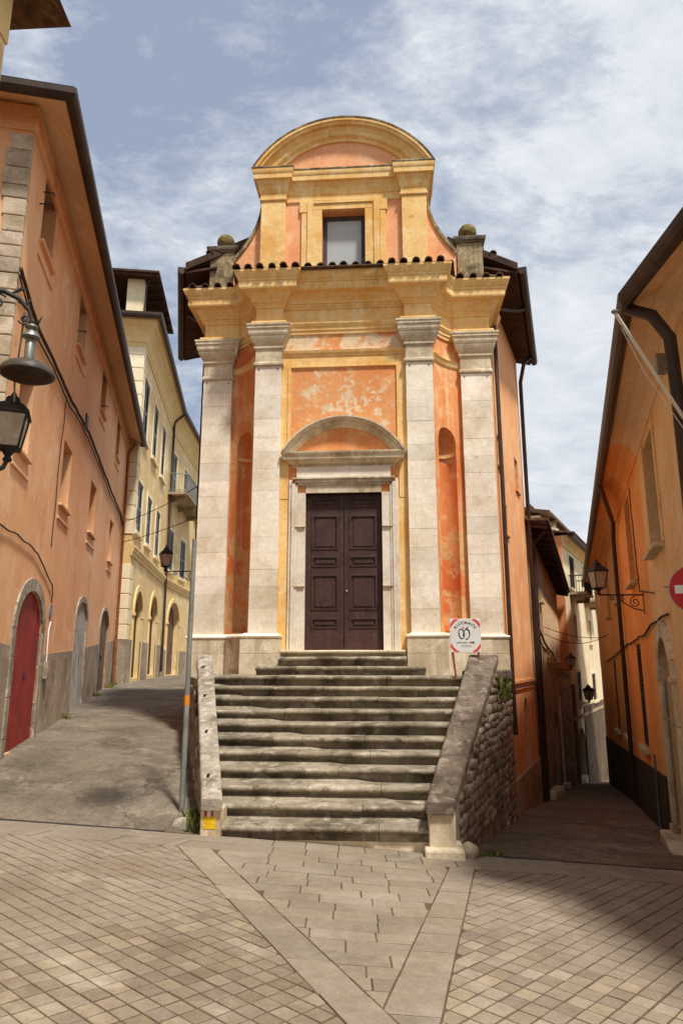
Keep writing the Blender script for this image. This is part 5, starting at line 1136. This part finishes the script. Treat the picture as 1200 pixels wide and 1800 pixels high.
# ------------------------------------------------------------------ lanterns
def spiral(cx, cz, r0, r1, turns, start=0, n=22, sgn=1):
    return [(cx + (r0 + (r1 - r0) * i / n) * math.cos(rad(start) + sgn * turns * 2 * math.pi * i / n), 0, cz + (r0 + (r1 - r0) * i / n) * math.sin(rad(start) + sgn * turns * 2 * math.pi * i / n)) for i in range(n + 1)]
def lantern(name, loc, h, label, wall_dx=None, rz=0, group=None, scroll=True, rot=0, rise=0.0):
    """four-sided tapered street lantern; its bracket runs along local x to the wall"""
    ca, sa = math.cos(rz), math.sin(rz)
    L = lambda x, y, z: (loc[0] + ca * x - sa * y, loc[1] + sa * x + ca * y, loc[2] + z)
    t = empty(name, loc, label, 'street lamp', group)
    k = h / .62; ru, rl_ = .128 * k, .082 * k; zb, zt_ = .10 * k, .40 * k
    cr, sr2 = math.cos(rad(rot)), math.sin(rad(rot))
    q = lambda r: [(r * (sx * cr - sy * sr2), r * (sx * sr2 + sy * cr)) for sx, sy in ((-1, -1), (1, -1), (1, 1), (-1, 1))]
    fr_ = MB(L)
    for i in range(4):
        a, b_ = q(rl_)[i], q(ru)[i]; fr_.tube([(a[0], a[1], zb), (b_[0], b_[1], zt_)], .010 * k, 6)
        a2, b2 = q(rl_)[(i + 1) % 4], q(ru)[(i + 1) % 4]; fr_.tube([(a[0], a[1], zb), (a2[0], a2[1], zb)], .010 * k, 6); fr_.tube([(b_[0], b_[1], zt_), (b2[0], b2[1], zt_)], .012 * k, 6)
    obj('lantern_frame', fr_, K['iron'], t)
    for i in range(4):
        a, b_ = Vector(q(rl_ * .97)[i]), Vector(q(ru * .97)[i]); a2, b2 = Vector(q(rl_ * .97)[(i + 1) % 4]), Vector(q(ru * .97)[(i + 1) % 4])
        obj('pane', MB(L).add([(*a, zb), (*a2, zb), (*b2, zt_), (*b_, zt_), (*(a * .97), zb), (*(a2 * .97), zb), (*(b2 * .97), zt_), (*(b_ * .97), zt_)], [(0, 1, 2, 3), (7, 6, 5, 4), (0, 4, 5, 1), (2, 6, 7, 3), (0, 3, 7, 4), (1, 5, 6, 2)]), K['lamp_glass'], t)
    cp = MB(L); prof = [(ru * 1.62, zt_ - .005 * k), (ru * 1.62, zt_ + .015 * k), (ru * 1.0, zt_ + .085 * k), (ru * .62, zt_ + .11 * k), (ru * .62, zt_ + .135 * k), (ru * .4, zt_ + .165 * k), (ru * .15, zt_ + .175 * k)]
    cp.lathe(0, 0, prof, 4, smooth=False, rot=.5 + rot / 90); obj('lantern_roof', cp, K['iron'], t)
    obj('finial', MB(L).lathe(0, 0, [(.018 * k, zt_ + .17 * k), (.026 * k, zt_ + .19 * k), (.014 * k, zt_ + .205 * k), (.006 * k, zt_ + .235 * k)], 10), K['iron'], t)
    obj('lantern_base', MB(L).lathe(0, 0, [(.03 * k, -.02), (.04 * k, 0), (.025 * k, .03 * k), (.05 * k, .07 * k), (rl_ * 1.3, zb)], 12), K['iron'], t)
    if wall_dx:
        s_ = 1 if wall_dx > 0 else -1; w = abs(wall_dx); b_ = MB(L); X = lambda p: [(s_ * x, y, z) for x, y, z in p]
        b_.tube(X([(0, 0, -.02), (w, 0, -.02 + rise)]), .014 * k, 8)
        b_.tube(X([(w, 0, .05), (w, 0, -.36 * k)]), .016 * k, 8)
        br_ = obj('bracket', b_, K['iron'], t)
        if scroll:
            sc_ = MB(L); sc_.tube(X([(w * .42, 0, -.05 * k), (w * .55, 0, -.16 * k), (w * .75, 0, -.26 * k), (w * .97, 0, -.30 * k)]), .011 * k, 6)
            sc_.tube(X(spiral(w * .80, -.15 * k, .10 * k, .015 * k, 1.6, 100)), .010 * k, 6); sc_.tube(X(spiral(w * .52, -.085 * k, .05 * k, .01 * k, 1.3, 60)), .008 * k, 6)
            if w > .6: sc_.tube(X(spiral(w * .30, -.075 * k, .05 * k, .01 * k, 1.4, 120)), .008 * k, 6)
            obj('scroll', sc_, K['iron'], br_, kind='stuff')
    return t
# right street lantern on the orange wall; further ones down the street; one on the church's left flank
pR_ = FRB(12.6, 0, 1.17)
lantern('wall_lantern', (4.46, pR_[1], 1.17), .60, 'lantern on an iron scroll bracket beside the deep orange wall on the right', wall_dx=pR_[0] - 4.46, rot=12, group='street lanterns')
p_ = FH(7.8, 0, 0); lantern('wall_lantern', (p_[0] + .60, p_[1], -.22), .58, 'lantern bracketed from the dark stone house, middle of the right street', wall_dx=-.60, rot=20, group='street lanterns')
p_ = FC_(2.9, 0, 0); lantern('wall_lantern', (p_[0] - .02, p_[1] - .9, -1.72), .80, 'small far lantern against the cream house between its two lower windows', wall_dx=-.62, rot=30, group='street lanterns')
p_ = FL(1.9, 0, 0); lantern('wall_lantern', (p_[0] - .76, p_[1] + .1, 2.05), .58, 'lantern with iron bracket on the left flank of the church above the lane', wall_dx=.78, rot=25, group='street lanterns')
# hanging lamp and lantern at the left edge
t = empty('hanging_lamp', (-2.93, 6.0, 2.58), 'round dark enamel street lamp hanging from a curved iron arm at the left edge', 'street lamp')
arm = [(-3.40, 5.72, 3.30), (-3.28, 5.76, 3.36), (-3.16, 5.85, 3.40), (-3.04, 5.93, 3.36), (-2.96, 5.98, 3.26), (-2.93, 6.0, 3.13)]
am = obj('arm', MB().tube(arm, [.026, .026, .024, .022, .02, .018], 8), K['iron'], t)
for (c0_, r_, st) in (((-3.20, 5.83, 3.28), .09, 40), ((-2.99, 5.97, 3.17), .055, 200)):
    obj('scroll', MB().tube([(c0_[0] + x, c0_[1] + x * .3, c0_[2] + z) for x, _, z in spiral(0, 0, r_, .012, 1.5, st)], .010, 6), K['iron'], am)
obj('leaf_ornament', MB().tube([(-3.10, 5.90, 3.40), (-3.03, 5.92, 3.46), (-2.98, 5.95, 3.47)], [.012, .018, .003], 6).tube([(-3.05, 5.93, 3.33), (-2.98, 5.96, 3.33), (-2.95, 5.98, 3.40)], [.01, .015, .003], 6).tube([(-2.93, 6.0, 3.16), (-2.87, 6.0, 3.16), (-2.84, 6.0, 3.22)], [.01, .014, .003], 6), K['iron'], am, kind='stuff')
obj('lamp_neck', MB().lathe(-2.93, 6.0, [(.05, 3.12), (.062, 3.10), (.03, 3.08), (.075, 3.02), (.08, 3.0), (.03, 2.98), (.045, 2.96), (.045, 2.76)], 16), K['grey_metal'], t)
obj('lamp_shade', MB().lathe(-2.93, 6.0, [(.05, 2.765), (.10, 2.755), (.19, 2.71), (.235, 2.665), (.245, 2.64), (.245, 2.62), (.235, 2.615)], 32), K['enamel'], t)
obj('lamp_lens', MB().lathe(-2.93, 6.0, [(.22, 2.614), (.18, 2.59), (.10, 2.575), (.01, 2.57)], 24), K['shutter_dark'], t)
lt_ = lantern('wall_lantern', (-3.13, 6.2, 1.86), .68, 'dark iron lantern with glass panes under the hanging lamp at the left edge', rot=20, group='street lanterns')
obj('bracket', MB().tube([(-3.13, 6.2, 1.86), (-3.15, 6.18, 1.78), (-3.22, 6.15, 1.74), (-3.32, 6.1, 1.66), (-3.4, 5.9, 1.5), (-3.42, 5.74, 1.3)], [.02, .022, .03, .035, .035, .03], 8), K['iron'], lt_)
obj('lamp_cable', MB().tube([(-3.0, 5.97, 3.24), (-3.03, 6.02, 3.0), (-3.09, 6.1, 2.6), (-3.10, 6.18, 2.3)], .010, 6), K['grey_metal'], label='pale grey cable hanging between the round lamp and the lantern below', cat='cable')

# ------------------------------------------------------------------ signs, poles, small things
def ray_at(px, py, Y):
    up = 900 - py; cp_, sp_ = math.cos(rad(PITCH)), math.sin(rad(PITCH)); r_ = Vector((px - 600, 1210 * cp_ - up * sp_, 1210 * sp_ + up * cp_)); return r_ * (Y / r_.y)
# leaning grey pole left of the stairs
b0 = Vector((-1.87, 8.62, -1.84)); t0_ = Vector((-1.945, 9.0, 1.60))
sp = empty('street_pole', tuple(b0), 'slim grey metal pole leaning beside the left end of the stairs', 'pole')
obj('pole', MB().tube([tuple(b0), tuple(b0.lerp(t0_, .42)), tuple(t0_)], [.036, .032, .030], 12), K['pole'], sp)
obj('tape_band', MB().tube([tuple(b0.lerp(t0_, .385)), tuple(b0.lerp(t0_, .42))], .0345, 12), K['orange_tape'], sp)
obj('pole_foot', MB().lathe(b0.x, b0.y, [(.09, -1.9), (.08, -1.83), (.045, -1.80)], 12), K['plinth'], sp)
# restaurant sign on a rusty stand at the top of the stairs
SG = CH(1.98, -1.62, 0); SZ = .41
FS = lambda a, b, z: CH(1.98 + a, -1.62 + b, SZ + z)
rs = empty('restaurant_sign', CH(1.98, -1.62, -.2), 'square white and red restaurant sign on a rusty stand at the stair top', 'sign')
obj('sign_board', MB(FS).box(-.235, .235, 0, .02, -.255, .255), K['white_paint'], rs, bevel=.004)
def flat(name, poly, b_, mt, par): return obj(name, MB(FS).aprism(poly, b_ - .0015, b_), mt, par)
for sx in (-1, 1):
    for sz in (-1, 1):
        arcp = [(sx * (.232 * math.cos(rad(t)) if False else .232 * math.cos(rad(t))), sz * (.252 * math.sin(rad(t)))) for t in range(28, 65, 6)]
        o1 = [(sx * .232, sz * .17)] + [(sx * .23 * math.cos(rad(t)) * 1.0, sz * .25 * math.sin(rad(t))) for t in (44, 50, 56, 62)] + [(sx * .10, sz * .252), (sx * .20, sz * .245), (sx * .232, sz * .22)]
        r0, r1 = 1.03, 1.15
        band_ = [(sx * min(.232, .235 * r0 * math.cos(rad(t))), sz * min(.252, .255 * r0 * math.sin(rad(t)))) for t in range(26, 67, 5)] + [(sx * min(.232, .235 * 1.2 * math.cos(rad(t))), sz * min(.252, .255 * 1.2 * math.sin(rad(t)))) for t in range(62, 29, -5)]
        flat('red_corner', band_, -.0006, K['pink_red'], rs)
def text_mesh(name, parts_, mt, par, b_=-.002):
    """parts_: (string, size, x, z, rot) laid flat on the sign face"""
    vs, fs = [], []
    for s_, size, x, z, rt in parts_:
        cu = bpy.data.curves.new('glyph', 'FONT'); cu.body = s_; cu.size = size; cu.align_x = 'CENTER'; cu.align_y = 'CENTER'; cu.resolution_u = 3; cu.offset = size * .012
        to = bpy.data.objects.new('glyph', cu); COL.objects.link(to)
        me = bpy.data.meshes.new_from_object(to.evaluated_get(bpy.context.evaluated_depsgraph_get()))
        bpy.data.objects.remove(to); c_, s2_ = math.cos(rt), math.sin(rt); n0 = len(vs)
        for v in me.vertices: vs.append((x + v.co.x * c_ - v.co.y * s2_, b_, z + v.co.x * s2_ + v.co.y * c_))
        for p in me.polygons: fs.append([n0 + i for i in p.vertices])
        bpy.data.meshes.remove(me); bpy.data.curves.remove(cu)
    return obj(name, MB(FS).add(vs, fs), mt, par)
word = 'RISTORANTE'; ps = []
for i, ch_ in enumerate(word):
    an = 90 + 51 - 102 * i / (len(word) - 1); ps.append((ch_, .062, .188 * math.cos(rad(an)), .0 + .192 * math.sin(rad(an)), rad(an - 90)))
text_mesh('lettering', ps, K['black_print'], rs)
text_mesh('lettering', [('a 50 metri', .040, -.055, -.108, 0)], K['black_print'], rs)
def ring_poly(mb, cx, cz, rx, rz_, w, t0=0, t1=360, n=24, b_=-.002, tilt=0):
    for i in range(n):
        a, b2 = rad(t0 + (t1 - t0) * i / n), rad(t0 + (t1 - t0) * (i + 1) / n); P_ = lambda t, k: (cx + (rx - k) * math.cos(t) + tilt * (rz_ - k) * math.sin(t), b_, cz + (rz_ - k) * math.sin(t)); wa = w * (.75 + .5 * abs(math.cos(a - .6)))
        mb.add([P_(a, 0), P_(b2, 0), P_(b2, wa), P_(a, wa)], [(0, 1, 2, 3)])
lg = MB(FS); ring_poly(lg, -.058, .025, .050, .082, .016, tilt=-.08); ring_poly(lg, .018, .018, .056, .085, .017, t0=-100, t1=205, tilt=.10, b_=-.0024); obj('emblem', lg, K['black_print'], rs)
obj('emblem_leaf', MB(FS).add([(.0, -.002, .098), (.02, -.002, .122), (.062, -.002, .140), (.045, -.002, .115)], [(0, 1, 2, 3)]), K['black_print'], rs)
obj('emblem_leaf', MB(FS).add([(-.004, -.002, .104), (-.02, -.002, .128), (-.055, -.002, .140), (-.03, -.002, .108)], [(0, 1, 2, 3)]), K['pink_red'], rs)
obj('arrow', MB(FS).add([(.052, -.002, -.114), (.105, -.002, -.114), (.105, -.002, -.128), (.142, -.002, -.107), (.105, -.002, -.086), (.105, -.002, -.100), (.052, -.002, -.100)], [tuple(range(7))]), K['black_print'], rs)
for i in range(2): obj('small_print', MB(FS).box(-.07, .09, -.0022, -.001, -.148 - .022 * i, -.145 - .022 * i), K['shutter'], rs)
for (a, b_) in ((-.20, -.16), (.19, .20)): obj('stand_leg', MB().tube([CH(1.98 + a, -1.60, SZ - .25), CH(1.98 + b_, -1.58, -.22)], .016, 8), K['rust'], rs)
# no-entry sign by the right edge
C_ = ray_at(1221, 1035, 5.75); ne = empty('no_entry_sign', tuple(C_), 'round red no-entry sign with white bar at the right edge', 'sign')
yaw = math.atan2(-C_.x, C_.y) * .75
FN = lambda a, b, z: (C_.x + math.cos(yaw) * a - math.sin(yaw) * b, C_.y + math.sin(yaw) * a + math.cos(yaw) * b, C_.z + z)
def disc(mb, r, y0, y1, n=40): return mb.aprism([(r * math.cos(2 * math.pi * i / n), r * math.sin(2 * math.pi * i / n)) for i in range(n)], y0, y1)
obj('sign_disc', disc(MB(FN), .195, 0, .012), K['red_paint'], ne); obj('rim', disc(MB(FN), .202, .004, .02), K['grey_metal'], ne)
obj('white_bar', MB(FN).box(-.155, .155, -.002, .0, -.035, .035), K['white_paint'], ne, bevel=.001)
obj('bracket', MB(FN).tube([(0, .02, 0), (.08, .10, 0), (.30, .14, 0)], .018, 8).tube([(-.18, .02, .02), (-.23, .05, .03)], .008, 6), K['grey_metal'], ne, kind='stuff')
# flag pole, floodlight
tp_, bp2 = ray_at(1080, 550, 5.5), ray_at(1203, 738, 5.95)
fp = empty('flag_pole', tuple(bp2), 'white slanting flagpole sticking out from the tan house', 'flagpole')
d_ = (tp_ - bp2); bp3 = bp2 - d_ * .35
obj('pole', MB().tube([tuple(bp3), tuple(tp_)], .016, 10), K['white_paint'], fp); obj('finial', MB().lathe(tp_.x, tp_.y, [(.01, tp_.z - .01), (.03, tp_.z + .005), (.03, tp_.z + .02), (.01, tp_.z + .03)], 12), K['grey_metal'], fp)
o_ = Vector((-.035, 0, -.035)); obj('halyard', MB().tube([tuple(tp_ - d_ * .12 + o_ * .6), tuple(tp_ - d_ * .5 + o_ * 1.6), tuple(bp3 + o_)], .004, 5), K['white_paint'], fp)
obj('pulley', MB().tube([tuple(tp_ - d_ * .10), tuple(tp_ - d_ * .12 + o_ * .8)], .008, 6), K['grey_metal'], fp)
fl = ray_at(1160, 640, 6.6); ff = empty('floodlight', tuple(fl), 'small grey floodlight box on the tan house under its eave', 'floodlight')
obj('housing', MB(lambda a, b, z: (fl.x + a, fl.y + b, fl.z + z)).box(-.05, .05, -.03, .03, -.11, .11), K['grey_metal'], ff, bevel=.008); obj('bracket', MB().tube([(fl.x + .04, fl.y, fl.z - .02), (fl.x + .26, fl.y + .02, fl.z - .02)], .012, 6).tube([(fl.x + .03, fl.y, fl.z + .08), (fl.x + .1, fl.y, fl.z + .06), (fl.x + .25, fl.y, fl.z + .12)], .007, 6), K['grey_metal'], ff, kind='stuff')
# overhead wires across the lane and the street
def wire(p, q, sag, label, r=.011):
    P_, Q_ = Vector(p), Vector(q); path = [tuple(P_.lerp(Q_, i / 12) - Vector((0, 0, sag * 4 * (i / 12) * (1 - i / 12)))) for i in range(13)]; return obj('overhead_wire', MB().tube(path, r, 5), K['cable'], label=label, cat='wire', group='overhead wires')
a_ = Vector(FLH(15.0, .05, 4.7)); c1_ = Vector(FL(3.2, .05, 4.2))
wire(a_, FL(3.3, .05, 4.35), .10, 'upper of two thin wires crossing the lane between salmon house and church'); wire(FLH(15.0, .05, 4.0), FL(3.3, .05, 3.55), .05, 'lower of two thin wires crossing the lane between salmon house and church')
wire(FH(3.5, .02, 1.05), FRB(26, .02, .9), .15, 'upper thin wire strung across the right street'); wire(FH(3.5, .02, .85), FRB(25, .02, .95), .3, 'lower sagging wire strung across the right street')
wiggle_cable('facade_cable', FH, [(.6, 1.0), (3.0, .55), (6.8, .25), (7.6, .1)], .03, 'thick dark cable sagging down the dark stone house towards its lantern', off=.06)
# boulders at the foot of the parapets
def boulder(name, loc, s_, mt, label):
    bm = bmesh.new(); bmesh.ops.create_icosphere(bm, subdivisions=3, radius=1)
    for v in bm.verts: v.co = Vector((v.co.x * s_[0], v.co.y * s_[1], v.co.z * s_[2])) * (1 + .22 * noise.noise(v.co * 1.7 + Vector(loc)))
    me = bpy.data.meshes.new(name); bm.to_mesh(me); bm.free(); me.materials.append(mt)
    for p in me.polygons: p.use_smooth = True
    o = bpy.data.objects.new(name, me); COL.objects.link(o); o.location = loc; tag(o, label, 'stone'); return o
x_, y_ = CH(1.62, -4.62, 0)[:2]; boulder('boulder', (x_, y_, zp(x_, y_) + .05), (.09, .09, .10), K['rubble'], 'pale rounded stone at the foot of the right parapet pillar')
boulder('boulder', (-1.78, 8.25, -1.78), (.11, .10, .09), K['grey_stone'], 'rough grey stone beside the foot of the leaning pole')
# weeds
def weeds(label, spots_, n, hgt):
    mb = MB()
    for (x, y, z, r) in spots_:
        for i in range(n):
            a = R.uniform(0, 6.28); d = r * R.random() ** .5; px_, py_ = x + d * math.cos(a), y + d * math.sin(a); h = hgt * R.uniform(.4, 1.2); w = R.uniform(.006, .014); l = R.uniform(-.5, .5) * h; l2 = R.uniform(-.5, .5) * h; b_ = R.uniform(0, 3.14)
            dx, dy = w * math.cos(b_), w * math.sin(b_)
            mb.add([(px_ - dx, py_ - dy, z - .02), (px_ + dx, py_ + dy, z - .02), (px_ + l * .6 + dx * 1.4, py_ + l2 * .6 + dy * 1.4, z + h * .6), (px_ + l, py_ + l2, z + h), (px_ + l * .6 - dx * 1.4, py_ + l2 * .6 - dy * 1.4, z + h * .6)], [(0, 1, 2, 3, 4)])
    me = mesh_from('weeds', mb, K['leaf'], None, norm=False); o = bpy.data.objects.new('weeds', me); COL.objects.link(o); tag(o, label, 'weeds', None, 'stuff'); return o
sp1 = [(*CH(1.66 + .07 * i, -4.58 + .05 * i, 0)[:2], 0, .07) for i in range(5)]
weeds('green weeds along the foot of the right parapet wall', [(x, y, zp(x, y), r) for x, y, _, r in sp1], 26, .045)
weeds('dark green weeds by the stone at the foot of the pole', [(-1.68, 8.3, -1.80, .08), (-1.63, 8.15, -1.80, .06), (-1.70, 8.4, -1.78, .06)], 60, .16)
weeds('yellow-green plant growing from the wall beside the right parapet top', [(*FC(.15 + .2 * i, .03, 0)[:2], -.32 - .12 * (i % 3), .10) for i in range(6)], 60, .13)
weeds('sparse weeds along the foot of the salmon house', [(*FLH(s_, .10, 0)[:2], zl(*FLH(s_, .10, 0)[:2]) + .01, .10) for s_ in (6.2, 10.8, 13.8, 14.3, 14.8, 15.2)], 40, .10)
